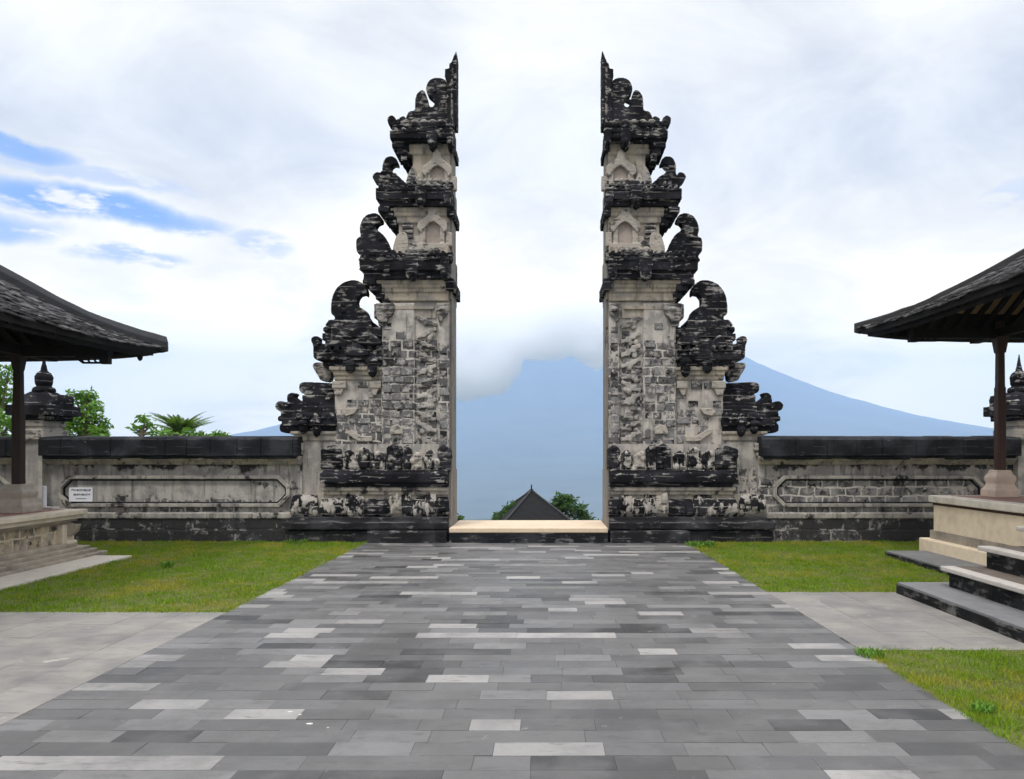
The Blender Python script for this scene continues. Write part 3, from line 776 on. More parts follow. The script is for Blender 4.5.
    cornice([(662, 124, 131, 14.2), (668, 130, 138, 14.14), (664, 137, 142, 14.2)],
            [(654, 666, 142.5, 147, 14.2), (649, 659, 141, 151, 14.27), (652, 661, 149.5, 154, 14.24), (650, 656, 150, 158, 14.3), (651, 657, 156, 161, 14.27), (604, 610, 141, 150, 14.24)],
            [(626, 128, 148, 14.08, 4.5), (608, 128, 146, 14.1, 3)], [(612, 656, 121, 126, 14.22)])
    # niches with a carved gable
    for (dx, dy, Yb, s) in ((0, 0, 14.3, 1.0), (-4.5, -56, 14.36, 1.0)):
        mb = MB(); Y = Yb-.10
        ped = [(611, 229), (614, 232), (617, 227), (621, 223), (625, 221), (629, 223), (633, 227), (637, 232), (641, 228), (640, 222), (634, 218), (630, 214), (630, 209), (626, 204),
               (622, 209), (621, 214), (616, 218), (611, 222)]
        poly(mb, [(a+dx, b+dy) for a, b in ped], Y, Yb+.05)
        for (a, b) in ((613.5, 618), (632.5, 638)):
            bx(mb, a+dx, b+dx, 226+dy, 246+dy, Y+.03, Yb+.05)
        bx(mb, 610+dx, 641+dx, 243+dy, 248+dy, Y+.0, Yb+.05)
        bx(mb, 606+dx, 612+dx, 232+dy, 246+dy, Y+.05, Yb+.05)
        bx(mb, 638+dx, 644+dx, 236+dy, 247+dy, Y+.05, Yb+.05)
        fr = mb.build('niche', M['pale_carved'], root, carve=CVF)
        mb = MB(); bx(mb, 617.5+dx, 633+dx, 222+dy, 244+dy, Yb-.012, Yb+.03); mb.build('niche_back', M['niche'], fr)
    # small louvre relief beside the lower niche
    mb = MB(); bx(mb, 645.5, 655.5, 219, 239, 14.28, 14.4)
    for q in range(4): bx(mb, 645, 656, 220+q*5, 223+q*5, 14.25, 14.4)
    mb.build('louvre_relief', M['grey_carved'], root, carve=CVF)
    for (a, b, t, u, Yq, m_) in [(650, 663, 232, 254, 14.2, 'pale_carved'), (640, 652, 240, 254, 14.2, 'grey_carved'), (642, 650, 166, 184, 14.26, 'grey_carved'), (636, 644, 173, 184, 14.26, 'pale_carved')]:
        mb = MB(); poly(mb, [(a, u), (a, t+6), (a+3, t), (b-3, t+2), (b, t+8), (b+2, u)], Yq, sp=2)
        mb.build('carved_relief', M[m_], root, carve=CVF)

    # scrolls: upper tiers
    def scroll(name, outs, Yf, mt='dark2', sp=3, ridges=()):
        mb = MB()
        Yc_ = 14.52
        for q in outs:
            poly(mb, q, Yc_, Yc_+.24, sp=sp)
            for k in range(4):      # carved bosses and eyes on the face
                i = rnd.randrange(len(q)); gx = sum(p[0] for p in q)/len(q); gy = sum(p[1] for p in q)/len(q); t = rnd.uniform(.35, .6)
                mb.ball((X(q[i][0]*t+gx*(1-t), Yc_), Yc_+.01, pz(q[i][1]*t+gy*(1-t), Yc_)), (.05, .045, .035), 8, 6)
        return mb.build(name, M[mt], root, carve=CVF)
    scroll('scroll_ornament', [[(612, 123), (612, 88), (613, 80), (621, 77.5), (629, 80), (632.5, 88), (630.5, 94), (625.5, 98.5), (624, 104), (627, 107), (630, 104), (631.8, 96), (634.5, 90.5), (638.5, 90.5),
                                (642.5, 96), (643.5, 104), (644, 110), (650, 112), (650, 123)]], 14.4,
           ridges=[(613, 624, 104), (632, 642, 101), (613, 640, 108), (613, 641, 113), (616, 628, 88)])
    mb = MB(); poly(mb, [(602, 125), (602, 50), (603.2, 52), (605, 57), (606, 59), (607, 62), (609, 63.5), (609.3, 68), (613.5, 69), (613.5, 76.5), (611.5, 79), (611.5, 125)], 14.46)
    mb.build('finial', M['dark'], root, carve=CVF)
    scroll('horn_ornament', [[(650, 130), (653, 125), (652, 119), (655, 116), (659, 118), (659, 122), (661.5, 123), (663, 118), (667, 115), (671, 118), (670, 124), (666, 126), (666, 132), (655, 134)]], 14.45, 'dark')
    scroll('scroll_ornament', [[(650, 186), (656, 180), (660, 176), (664, 174), (667, 170), (668, 166), (664, 163.5), (661, 164), (662, 159), (667, 156), (673, 158), (676, 165), (676, 173),
                                (678, 176), (678, 173), (682, 172), (686, 176), (684, 181), (680, 184), (678, 189), (660, 189)]], 14.4,
           ridges=[(664, 675, 167), (662, 675, 172), (658, 674, 177), (655, 672, 182)])
    scroll('scroll_ornament', [[(662, 256), (668, 249), (671, 242), (675, 235), (680, 231), (683, 227), (681, 223), (677, 221), (678, 216), (684, 213), (692, 215), (697, 221), (699, 229), (698, 236),
                                (702, 239), (702, 251), (698, 255), (698, 262), (664, 262)]], 14.35,
           ridges=[(680, 697, 221), (680, 697, 226), (682, 697, 231), (676, 700, 238), (672, 700, 244), (668, 698, 250)])

    # side wing
    mb = MB(); bx(mb, 674, 723, 368, 446, 14.28); mb.build('wing_body', M['wing'], root)
    W = lambda pts, o=(670, 270), k=6.49: [(o[0]+a/k, o[1]+b/k) for a, b in pts]
    scroll('scroll_ornament', [W([(95, 375), (102, 352), (115, 330), (132, 300), (145, 270), (170, 250), (198, 235), (206, 208), (200, 180), (183, 160), (158, 155), (143, 165), (142, 130), (157, 98),
                                  (195, 70), (240, 65), (290, 80), (330, 110), (360, 160), (372, 220), (372, 280), (352, 300), (352, 320), (386, 326), (388, 372)])], 14.4,
           ridges=[(697, 722, 294), (700, 726, 301), (702, 727, 307.5), (692, 727, 313), (690, 726, 318.5), (702, 716, 287)])
    mb = MB()
    for (a, b, y0, y1, Y) in [(687, 730, 320, 328, 14.3), (676, 727, 327, 337, 14.26), (676, 736, 333, 340, 14.3), (676, 733, 340, 352, 14.22), (676, 741, 350, 360, 14.14), (676, 735, 359, 367, 14.2)]:
        bx(mb, a, b, y0, y1, Y)
    mb.ball((X(731, 14.5), 14.5, pz(330, 14.5)), (.07, .15, .07)); bx(mb, 720, 732, 330, 336, 14.4)
    for c_ in (680, 689, 697, 706, 714, 722, 730): poly(mb, [(c_-3, 351), (c_-3, 347), (c_, 345), (c_+2, 347), (c_+1, 349), (c_+3.5, 351)], 14.1, 14.4)
    mb.build('wing_cornice', M['dark2'], root, carve=(.014, .02, .06))
    for (a, b, y) in ((690, 712, 349), (678, 700, 338), (712, 728, 340)):
        mb = MB(); q = [(a, y+6), (a+4, y-2), ((a+b)/2, y-5), (b-4, y-2), (b, y+6)]
        poly(mb, q, 14.1, 14.5, sp=3)
        mb.build('carved_leaf', M['dark2'], root, carve=CVF)
    for (c, a, b) in ((686, 357, 377), (708, 360, 373)):
        mb = MB(); w = 5
        boss(mb, c, a, b, 14.1, w); mb.build('cornice_boss', M['dark'], root, carve=CVF)
    scroll('horn_ornament', [W([(380, 490), (430, 478), (452, 462), (450, 438), (470, 428), (496, 436), (502, 460), (490, 492), (486, 565), (460, 586), (430, 592), (380, 592)])], 14.4, 'dark')
    scroll('horn_ornament', [W([(380, 602), (440, 600), (480, 602), (492, 622), (478, 655), (455, 690), (440, 715), (380, 715)])], 14.4, 'grey_carved')
    mb = MB()
    for (p, a, b, Y) in [(729, 366, 370, 14.2), (725, 371, 375, 14.23), (727, 369, 372, 14.245), (724, 376, 380, 14.255)]: bx(mb, 675, p, a, b, Y)
    mb.build('moulding', M['mould'], root, carve=(.016, .006, .2))
    for (a, b) in ((677, 688), (712, 726)):
        mb = MB(); bx(mb, a, b, 381, 388, 14.19, 14.5); poly(mb, [(a+2, 388), (b-1, 388), (b-3, 395), (a+5, 395)], 14.21, 14.5)
        mb.build('corner_ornament', M['pale_carved'], root, carve=CVF)
    # raised crank-shaped moulding on the wing
    for pts_, ya_ in (([(686, 436), (697, 436), (708, 429), (712, 429), (712, 433), (700, 441), (686, 441)], 14.2), ([(700, 408), (712, 408), (716, 412), (712, 416), (704, 414)], 14.21),
                      ([(655, 434), (655, 428), (660, 424), (666, 426), (668, 430), (668, 434)], 14.13)):
        mb = MB(); poly(mb, pts_, ya_, 14.3); mb.build('carved_relief', M['pale_carved'], root, carve=CVF)

    # low outer wing
    mb = MB(); bx(mb, 721, 758, 434, 500, 14.3); mb.build('low_wing_body', M['wing_low'], root)
    K = (670, 380)
    mb = MB()
    for (a, b, y0, y1, Y) in [(722, 756, 395, 406, 14.34), (722, 757, 406, 414, 14.3), (722, 766, 413, 418, 14.26), (722, 775, 418, 426, 14.2), (722, 770, 425, 432, 14.26)]: bx(mb, a, b, y0, y1, Y)
    for c_ in (727, 735, 743, 751, 760): poly(mb, [(c_-3, 419), (c_-3, 415), (c_, 412.5), (c_+2, 415), (c_+1, 417), (c_+3.5, 419)], 14.16, 14.4)
    mb.build('wing_cornice', M['dark'], root, carve=(.014, .02, .06))
    scroll('horn_ornament', [W([(330, 40), (360, 22), (450, 16), (555, 14), (580, 38), (574, 76), (545, 92), (530, 120), (330, 120)], K)], 14.42, 'dark2', ridges=[(742, 756, 386)])
    scroll('horn_ornament', [W([(540, 180), (562, 148), (590, 128), (612, 110), (603, 90), (618, 82), (642, 86), (660, 108), (657, 140), (672, 148), (690, 138), (718, 140), (736, 165), (726, 192), (702, 204),
                                (700, 230), (716, 238), (716, 264), (692, 272), (706, 296), (704, 328), (680, 342), (640, 342), (600, 300), (560, 260)], K)], 14.42, 'dark')
    for (c, a, b) in ((742, 417, 437), (755, 420, 434)):
        mb = MB(); w = 4.5
        boss(mb, c, a, b, 14.16, w); mb.build('cornice_boss', M['dark'], root, carve=CVF)
    mb = MB()
    for (p, a, b, Y) in [(768, 431, 434.5, 14.25), (764, 434, 437.5, 14.28), (760, 437, 441, 14.275)]: bx(mb, 722, p, a, b, Y)
    mb.build('moulding', M['mould'], root, carve=(.016, .006, .2))
    mb = MB(); bx(mb, 755, 769, 443, 450, 14.2, 14.6); poly(mb, [(754, 449), (767, 449), (765, 456), (757, 456)], 14.22, 14.6)
    mb.build('corner_ornament', M['pale_carved'], root, carve=CVF)
    return root

gl = build_gate(-1)
tag(gl, 'left half of the tall split stone gate, its sheer cut edge facing right', 'gate', 'halves of the split gate')
gr = build_gate(1)
tag(gr, 'right half of the tall split stone gate, its sheer cut edge facing left', 'gate', 'halves of the split gate')
xl = 2*CX-XI
sill = empty('gate_threshold', (CX, 14.6, 0))
MB().box(xl-.0, XI+.0, 13.86, 15.5, pz(533, 13.86), pz(528, 13.86)).build('sill', M['sill'], sill, bevel=.015)
MB().box(xl+.002, XI-.002, 13.84, 15.48, -.03, pz(533.2, 13.84)).build('riser', M['coping'], sill)
tag(sill, 'pale sandstone threshold slab lying between the two gate halves', 'threshold')

# ------------------------------------------------------------------ courtyard walls
def octagon(x0, x1, z0, z1, c):
    return [(x0+c, z0), (x1-c, z0), (x1, z0+c), (x1, z1-c), (x1-c, z1), (x0+c, z1), (x0, z1-c), (x0, z0+c)]
def ring_prism(mb, o, i, y0, y1):
    n = len(o)
    vs = [(p[0], y0, p[1]) for p in o]+[(p[0], y0, p[1]) for p in i]+[(p[0], y1, p[1]) for p in o]+[(p[0], y1, p[1]) for p in i]
    fs = []
    for k in range(n):
        j = (k+1) % n
        fs += [(k, j, n+j, n+k), (2*n+k, 3*n+k, 3*n+j, 2*n+j), (k, 2*n+k, 2*n+j, j), (n+k, n+j, 3*n+j, 3*n+k)]
    mb.add(vs, fs)
def build_wall(x0, x1, pan, mt, label, seed):
    root = empty('temple_wall', ((x0+x1)/2, 14.5, 0)); rnd = random.Random(seed)
    Y = 14.25; Yb = 14.85
    zt = pz(437, 14.0); zc = pz(457, 14.0)
    MB().box(x0, x1, Y, Yb, .40, zc).build('wall', M[mt], root)
    mb = MB()
    y0, y1 = 13.98, 15.1
    x = x0
    while x < x1-.01:
        xe = min(x+rnd.uniform(.38, .62), x1); j = rnd.uniform(-.006, .006); e = rnd.uniform(-.012, .008); d = rnd.uniform(-.008, .008)
        q = [(y0+d, zc+.02+e), (y0+d, zt-.045+j), (y0+.05+d, zt-.005+j), (14.5, zt+.03+j), (y1-.05, zt-.005), (y1, zt-.045), (y1, zc+.02)]
        mb.rings([[(xx, a_, b_) for a_, b_ in q] for xx in (x+.002, xe-.002)]); x = xe
    mb.build('coping', M['coping'], root, bevel=.012)
    mb = MB(); x = x0+.05
    while x < x1-.3:
        w = rnd.uniform(.15, .5); w = min(w, x1-x-.02); mb.box(x, x+w, y0+.03, y0+.3, zc-rnd.uniform(.01, .05), zc+.03); x += w*rnd.uniform(.9, 1.0)
    mb.build('coping_lip', M['coping'], root, carve=(.02, .02, .08))
    mb = MB(); mb.box(x0, x1, 14.08, 15.0, zc-.075, zc+.03); mb.box(x0, x1, 14.15, 14.95, zc-.14, zc-.06)
    mb.build('wall_cornice', M['mould'], root, carve=(.03, .03, .14))
    if pan:
        for (a, b) in pan:
            o = octagon(a, b, pz(507, 14.2), pz(475.5, 14.2), .19); i = octagon(a+.07, b-.07, pz(503.5, 14.2), pz(479, 14.2), .16)
            mb = MB(); ring_prism(mb, o, i, 14.17, 14.30); mb.build('panel_frame', M['frame'], root, bevel=.012)
            o2 = octagon(a+.075, b-.075, pz(503.2, 14.2), pz(479.4, 14.2), .158); i2 = octagon(a+.105, b-.105, pz(502, 14.2), pz(480.8, 14.2), .145)
            mb = MB(); ring_prism(mb, o2, i2, 14.235, 14.30); mb.build('panel_inner_frame', M['coping'], root)
    mb = MB(); mb.box(x0, x1, 14.14, 14.9, pz(519, 14.15), pz(512.5, 14.15)); mb.build('string_course', M['frame'], root, carve=(.03, .02, .2))
    mb = MB(); mb.box(x0, x1, 14.12, 14.95, -.03, pz(531, 14.12)); mb.box(x0, x1, 14.16, 14.93, pz(532, 14.12), pz(518, 14.12))
    mb.build('wall_base', M['wall_base'], root)
    tag(root, label, 'wall')
    return root
PLx, PRx = px(44, 14.4)-.04, px(1019, 14.4)
xwl, xwr = px(303, 14.3), px(757, 14.3)
wl = build_wall(PLx+.2, xwl, [(px(58, 14.2), px(290, 14.2))], 'wall_l', 'long plastered wall with black coping between the left gate half and the left post', 1)
wr = build_wall(xwr, PRx-.2, [(px(773, 14.2), px(985, 14.2))], 'wall_r', 'wall with bare grey stones in its panel, right of the gate, black coping', 2)
build_wall(-16, PLx-.2, [(-14.6, px(12, 14.2))], 'wall_l', 'end of the plastered wall seen behind the left pavilion column, left of the post', 3)
build_wall(PRx+.2, 15, [(PRx+.7, 14)], 'wall_r', 'wall end at the far right edge beyond the right post', 4)

def build_post(c, label):
    Y = 14.4; x = px(c, Y); root = empty('wall_post', (x, 14.4, 0)); yc = 14.4
    s = Y/F
    mb = MB(); xo = -.04 if c < 500 else 0; mb.box(x+xo-.2, x+xo+.2, 14.1, 14.75, .3, pz(418, Y)); mb.build('shaft', M['wing_low'], root)
    mb = MB(); mb.box(x-.33, x+.33, 13.9, 14.9, -.03, pz(521, Y)); mb.box(x-.29, x+.29, 13.93, 14.87, pz(521, Y), pz(505, Y)); mb.build('post_base', M['base_dark'], root, carve=(.025, .025, .12))
    mb = MB(); mb.box(x+xo-.26, x+xo+.26, 14.04, 14.8, pz(440, Y), pz(430, Y)); mb.box(x+xo-.23, x+xo+.23, 14.07, 14.77, pz(427, Y), pz(420, Y)); mb.build('capital', M['pale_carved'], root, carve=CVF)
    mb = MB()
    mb.box(x-.34, x+.34, 14.06, 14.74, pz(421, Y), pz(415, Y)); mb.box(x-.43, x+.43, 13.97, 14.83, pz(416, Y), pz(406, Y))
    mb.lathe(x, yc, [(.38, pz(407, Y)), (.31, pz(402, Y)), (.22, pz(395, Y)), (.15, pz(392, Y))], sq=True)
    for sx in (-1, 1):
        q = [(x+sx*.36, pz(408, Y)), (x+sx*.44, pz(405, Y)), (x+sx*.49, pz(400, Y)), (x+sx*.5, pz(396, Y)), (x+sx*.56, pz(395, Y)), (x+sx*.6, pz(400, Y)), (x+sx*.58, pz(410, Y)), (x+sx*.5, pz(414, Y))]
        mb.prism([(x+(a-x)*.75, b) for a, b in q], 14.2, 14.6)
        mb.ball((x+sx*.34, 14.15, pz(403, Y)), (.05, .06, .05))
    cr = mb.build('crown', M['dark'], root, carve=CVF)
    mb = MB(); mb.lathe(x, yc, [(.17, pz(394, Y)), (.20, pz(391, Y)), (.18, pz(388, Y)), (.12, pz(386.5, Y)), (.145, pz(384, Y)), (.155, pz(377, Y)), (.115, pz(373, Y)), (.06, pz(371, Y)), (.035, pz(364, Y)), (.010, pz(354, Y))], 14)
    mb.build('spire', M['dark'], cr, carve=(.012, .012, .06))
    tag(root, label, 'post', 'wall posts with dark crowns')
build_post(44, 'wall post with dark spired crown behind the left pavilion column')
build_post(1019, 'wall post with dark spired crown at the right edge behind the right column')

def build_sign():
    Y = 14.225; x0, x1 = px(69, Y), px(92.5, Y); z0, z1 = pz(501.5, Y), pz(487.5, Y)
    root = empty('notice_sign', ((x0+x1)/2, Y, z0))
    MB().box(x0, x1, Y, Y+.03, z0, z1).build('board', M['white'], root)
    rnd = random.Random(2)
    for (a, b, zc, h) in ((.12, .95, .82, .16), (.20, .90, .50, .15), (.30, .72, .2, .10)):
        t = a; mb = MB()
        while t < b:
            w = rnd.uniform(.02, .04)
            xx = x0+(x1-x0)*t; ww = (x1-x0)*w; hh = (z1-z0)*h*rnd.uniform(.6, 1); zz = z0+(z1-z0)*zc
            k = rnd.randint(0, 2)
            mb.box(xx, xx+ww*.35, Y-.004, Y+.002, zz-hh/2, zz+hh/2)
            if k == 0: mb.box(xx, xx+ww, Y-.0045, Y+.002, zz+hh*.25, zz+hh*.5)
            elif k == 1: mb.box(xx, xx+ww, Y-.0045, Y+.002, zz-hh*.5, zz-hh*.2)
            else: mb.box(xx+ww*.6, xx+ww, Y-.0045, Y+.002, zz-hh*.5, zz+hh*.4)
            t += w*1.5
        mb.build('text_line', M['ink'], root)
    tag(root, 'small white notice board with three dark lines on the left wall panel', 'sign')
build_sign()

# ------------------------------------------------------------------ pavilions
def roof_fn(z0, s1, s2):
    def f(m, M_):
        b = s1*min(m, .7)+(s2*(m-.7) if m > .7 else 0)
        b += (s2-s1)*max(0, .45-abs(m-.7))**2/1.8
        return z0+b+.13*math.exp(-M_/.8)
    return f
def build_roof(root, xe, ye, sx, z0, slopes, W, L, capm, caph, capw, ceil, seed):
    rnd = random.Random(seed); f = roof_fn(z0, *slopes)
    def pt(ax, ay, dz=0):
        ax_, ay_ = min(ax, W-ax), min(ay, L-ay)
        mn = min(ax_, ay_)
        return (xe+sx*ax, ye-ay, f(max(mn, 0), max(ax_, ay_))+min(mn, 0)*.5+dz)
    # shell
    nx, ny = 56, 64
    def sheet(dz, xs, ys): return [pt(a, b, dz) for b in ys for a in xs]
    xs = [W*i/nx for i in range(nx+1)]; ys = [L*i/ny for i in range(ny+1)]
    n = (nx+1)*(ny+1); top = sheet(0, xs, ys); bot = sheet(-.10, xs, ys)
    fs = []
    for j in range(ny):
        for i in range(nx):
            a = j*(nx+1)+i; q = (a, a+1, a+nx+2, a+nx+1); fs += [q, tuple(n+k for k in reversed(q))]
    ed = [i for i in range(nx+1)]+[j*(nx+1)+nx for j in range(1, ny+1)]+[ny*(nx+1)+i for i in range(nx-1, -1, -1)]+[j*(nx+1) for j in range(ny-1, 0, -1)]
    for k in range(len(ed)):
        a, b = ed[k], ed[(k+1) % len(ed)]; fs.append((a, b, n+b, n+a))
    MB().add(top+bot, fs).build('roof_deck', M['wood_beam'], root)
    # shingles
    mb = MB()
    def shingle(p, q, m0, m1, far):
        w = rnd.uniform(.004, .012)
        def S(m, t, dz): return pt(t, m, dz) if far else pt(m, t, dz)
        up = rnd.uniform(.015, .05); th = rnd.uniform(.012, .025); sk = rnd.uniform(-.03, .03)
        vs = [S(m0, p+w, up), S(m0+rnd.uniform(-.02, .02), q-w, up+rnd.uniform(-.012, .012)), S(m1, q-w+sk, .008), S(m1, p+w+sk, .008)]
        vs += [(a, b, c-th) for a, b, c in vs]
        t = rnd.random()
        mb.add(vs, [(0, 1, 2, 3), (7, 6, 5, 4), (0, 4, 5, 1), (1, 5, 6, 2), (2, 6, 7, 3), (3, 7, 4, 0)], t*t*.9+.05)
    m = -.07
    while m < min(W, L)/2:
        for far in (False, True):
            t = max(m, 0); T = (W if far else L)-max(m, 0)
            while t < T:
                w = rnd.uniform(.07, .24); q = min(t+w, T)
                shingle(t, q, max(m+rnd.uniform(-.04, .03), -.11), m+rnd.uniform(.16, .24), far); t = q
        m += .095
    mb.build('shingles', M['shingle'], root)
    # hip cappings
    for (cx_, cy_) in ((0, 0), (0, 1), (1, 0), (1, 1)):
        rr = []; K = 26; smax = min(W, L)/2
        for k in range(K+1):
            s = -.02+(smax+.02)*k/K
            ax = s if cx_ == 0 else W-s; ay = s if cy_ == 0 else L-s
            p = Vector(pt(ax, ay)) if s > 0 else Vector((xe+sx*ax, ye-ay, f(0, 0)-.3*s*0))
            d = Vector(((1 if cx_ == 0 else -1)*sx, -(1 if cy_ == 0 else -1), 0)).normalized(); u = Vector((-d.y, d.x, 0))
            jw = rnd.uniform(-.012, .012)
            w0, w1, h0, h1 = capw*1.25, capw*.55, -.10, caph+jw
            rr.append([tuple(p+u*w0+Vector((0, 0, h0))), tuple(p+u*w0*.95+Vector((0, 0, .05))), tuple(p+u*w1+Vector((0, 0, h1))),
                       tuple(p-u*w1+Vector((0, 0, h1))), tuple(p-u*w0*.95+Vector((0, 0, .05))), tuple(p-u*w0+Vector((0, 0, h0)))])
        MB().rings(rr).build('hip_capping', M[capm], root, bevel=.012)
    # eave board and rafters below
    mb = MB()
    for k in range(1, ny-1):
        a, b = pt(.10, L*k/ny, -.10), pt(.10, L*(k+1)/ny, -.10); c, d = pt(.22, L*(k+1)/ny, -.10), pt(.22, L*k/ny, -.10)
        lo = -.09
        mb.add([a, b, c, d]+[(q[0], q[1], q[2]+lo) for q in (a, b, c, d)], [(3, 2, 1, 0), (4, 5, 6, 7), (0, 1, 5, 4), (2, 3, 7, 6)]+([(3, 0, 4, 7)] if k == 1 else [])+([(1, 2, 6, 5)] if k == ny-2 else []))
    for k in range(1, nx-1):
        a, b = pt(W*k/nx, .105, -.10), pt(W*(k+1)/nx, .105, -.10); c, d = pt(W*(k+1)/nx, .215, -.10), pt(W*k/nx, .215, -.10)
        mb.add([a, b, c, d]+[(q[0], q[1], q[2]-.085) for q in (a, b, c, d)], [(3, 2, 1, 0), (4, 5, 6, 7), (0, 1, 5, 4), (2, 3, 7, 6)])
    mb.build('eave_board', M['wood_beam'], root, fix=False)
    mb = MB()
    t = .3
    while t < L-.3:
        m1 = min(1.9, max(min(t, L-t)-.1, .2)); pts = [pt(m_, t, -.145) for m_ in np.linspace(.1, max(m1, .25), 6)]
        mb.tube(pts, .045, 4); t += .21
    t = .3
    while t < W-.3:
        m1 = min(1.9, max(min(t, W-t)-.1, .2)); pts = [pt(t, m_, -.145) for m_ in np.linspace(.1, max(m1, .25), 6)]
        mb.tube(pts, .045, 4); t += .21
    mb.build('rafters', M['wood_beam'], root)
    if ceil:
        mb = MB(); xs2 = [.75+(W-1.5)*i/30 for i in range(31)]; ys2 = [.75+(L-1.5)*i/34 for i in range(35)]
        mb.add(sheet(-.112, xs2, ys2), [(j*31+i, j*31+i+1, (j+1)*31+i+1, (j+1)*31+i) for j in range(34) for i in range(30)])
        mb.build('ceiling', M[ceil], root)
    return pt

def column(root, x, y, z0, zb, zt, mw, mp, w=.085, pw=1.0):
    col = MB().lathe(x, y, [(w, zb), (w*.98, zb+(zt-zb)*.55), (w*.84, zb+(zt-zb)*.56), (w*.74, zt)], sq=True).build('column', mw, root, bevel=.012)
    pr = [(.29, z0), (.29, z0+.11), (.25, z0+.14), (.21, z0+.20), (.235, z0+.25), (.245, z0+.30), (.19, z0+.35), (.175, z0+.38), (.17, zb)]
    MB().lathe(x, y, [(r*pw, z) for r, z in pr], sq=True).build('column_base', mp, col, bevel=.015)
    return col
def beam_end(root, x0, x1, y, z0, z1, mt):
    """pierced carved bracket hanging under the beam"""
    mb = MB(); n = 5; w = (x1-x0)
    mb.box(x0, x0+w*.28, y-.05, y+.05, z0, z1)
    mb.box(x0+w*.28, x1, y-.05, y+.05, z1-(z1-z0)*.3, z1)
    for k in range(3):
        c = x0+w*(.42+.2*k); mb.tube([(c, y, z1-(z1-z0)*.2), (c+w*.06, y, (z0+z1)/2-.005), (c, y, z0+.02)], .017, 6)
    mb.tube([(x0+w*.25, y, z0+.018), (x0+w*.85, y, z0+.018), (x1, y, z1-.05)], .016, 6)
    mb.build('carved_bracket', M[mt], root)
def braces(root, x, y, zt, w, mt):
    MB().box(x-w, x+w, y-w, y+w, zt-.24, zt, top=-.03).build('capital', M[mt], root, bevel=.01)

def pavilion_left():
    root = empty('pavilion', (-9.5, 9, 0))
    pt = build_roof(root, -6.12, 12.42, -1, 3.21, (.40, .70), 6.8, 8.0, 'hip', .15, .115, 'wood_dark', 21)
    yf = 12.1; yn = 4.9; xs = -7.15; xw = -11.9; zt = .74
    def lay(mb, x, z0, z1, extra=0): mb.box(x, xw-(x-xs)-extra, yn-(x-xs), yf+(x-xs), z0, z1)
    mb = MB(); lay(mb, xs, .665, zt); lay(mb, xs-.05, .60, .668); mb.build('platform_edge', M['plat_edge'], root, bevel=.012)
    mb = MB(); lay(mb, xs-.1, .565, .605); lay(mb, xs-.16, .53, .57); mb.build('platform_moulding', M['plat_base'], root, bevel=.01)
    mb = MB(); lay(mb, xs-.22, .2, .535); mb.build('platform', M['platform_l'], root)
    mb = MB(); mb.box(xs-.13, xs-.5, yf-.42, yf-.13, .2, .53); mb.box(xs-.10, xs-.45, yf-.36, yf-.10, .2, .27); mb.build('corner_pilaster', M['plat_edge'], root, bevel=.02)
    mb = MB(); mb.prism([(xs-.15, .52), (xs+.02, .52), (xs-.02, .40), (xs-.1, .34), (xs-.15, .34)], yf-.32, yf-.2); mb.build('corner_ornament', M['plat_base'], root, carve=CVF)
    mb = MB(); lay(mb, xs-.1, .17, .235); lay(mb, xs+.02, .115, .172); lay(mb, xs+.10, .06, .12); lay(mb, xs+.2, -.03, .065); mb.build('plinth_steps', M['plat_base'], root, bevel=.012)
    MB().box(xs-.25, xw+.25, yn+.25, yf-.2, zt+.001, zt+.006).build('floor', M['floor_red'], root)
    for (x, y) in ((px(18.5, 11.3), 11.3), (-11.3, 11.3), (-11.3, 5.6), (-7.8, 5.6)):
        column(root, x, y, zt+.003, zt+.42, 3.22, M['wood_dark'], M['pedestal_l'], w=.066, pw=.76)
        braces(root, x, y, 3.06, .055, 'wood_dark')
    xc = px(18.5, 11.3)
    mb = MB(); mb.box(-12.2, px(110, 11.3), 11.23, 11.37, 3.03, 3.19); mb.box(-12.2, -6.5, 5.53, 5.67, 3.03, 3.19)
    mb.box(xc-.07, xc+.07, 4.8, 12.1, 3.05, 3.2); mb.box(-11.37, -11.23, 4.8, 12.1, 3.05, 3.2)
    mb.build('ring_beam', M['wood_beam'], root)
    beam_end(root, px(110, 11.3), px(78, 11.3), 11.3, pz(364, 11.3), 3.04, 'wood_beam')
    p = pt(.12, .35, -.1)
    MB().lathe(px(140, 12.1), 12.1, [(.012, 3.31), (.012, 3.2), (.03, 3.17), (.042, 3.12), (.03, 3.08), (.005, 3.06)], 10).build('drop_knob', M['wood_beam'], root)
    tag(root, 'open pavilion with shingle roof on a carved cream platform, cut off by the left edge', 'pavilion', 'open pavilions')
    wp = MB().lathe(px(47.5, 11.95), 11.88, [(.028, zt), (.028, zt+.36), (.02, zt+.37)], 12).build('white_pipe', M['white'])
    tag(wp, 'short white upright pipe standing on the left platform corner', 'pipe')
    sb = MB().box(px(36, 11.9), px(57, 11.9), 11.78, 11.98, zt, zt+.045).build('stone_slab', M['nosing'], bevel=.01)
    tag(sb, 'small pale slab lying at the foot of the white pipe', 'slab')
pavilion_left()
tag(MB().box(-7.05, -6.39, 7.8, 11.97, -.03, .025).build('paving_strip', M['strip_slab'], bevel=.008), kind='structure')

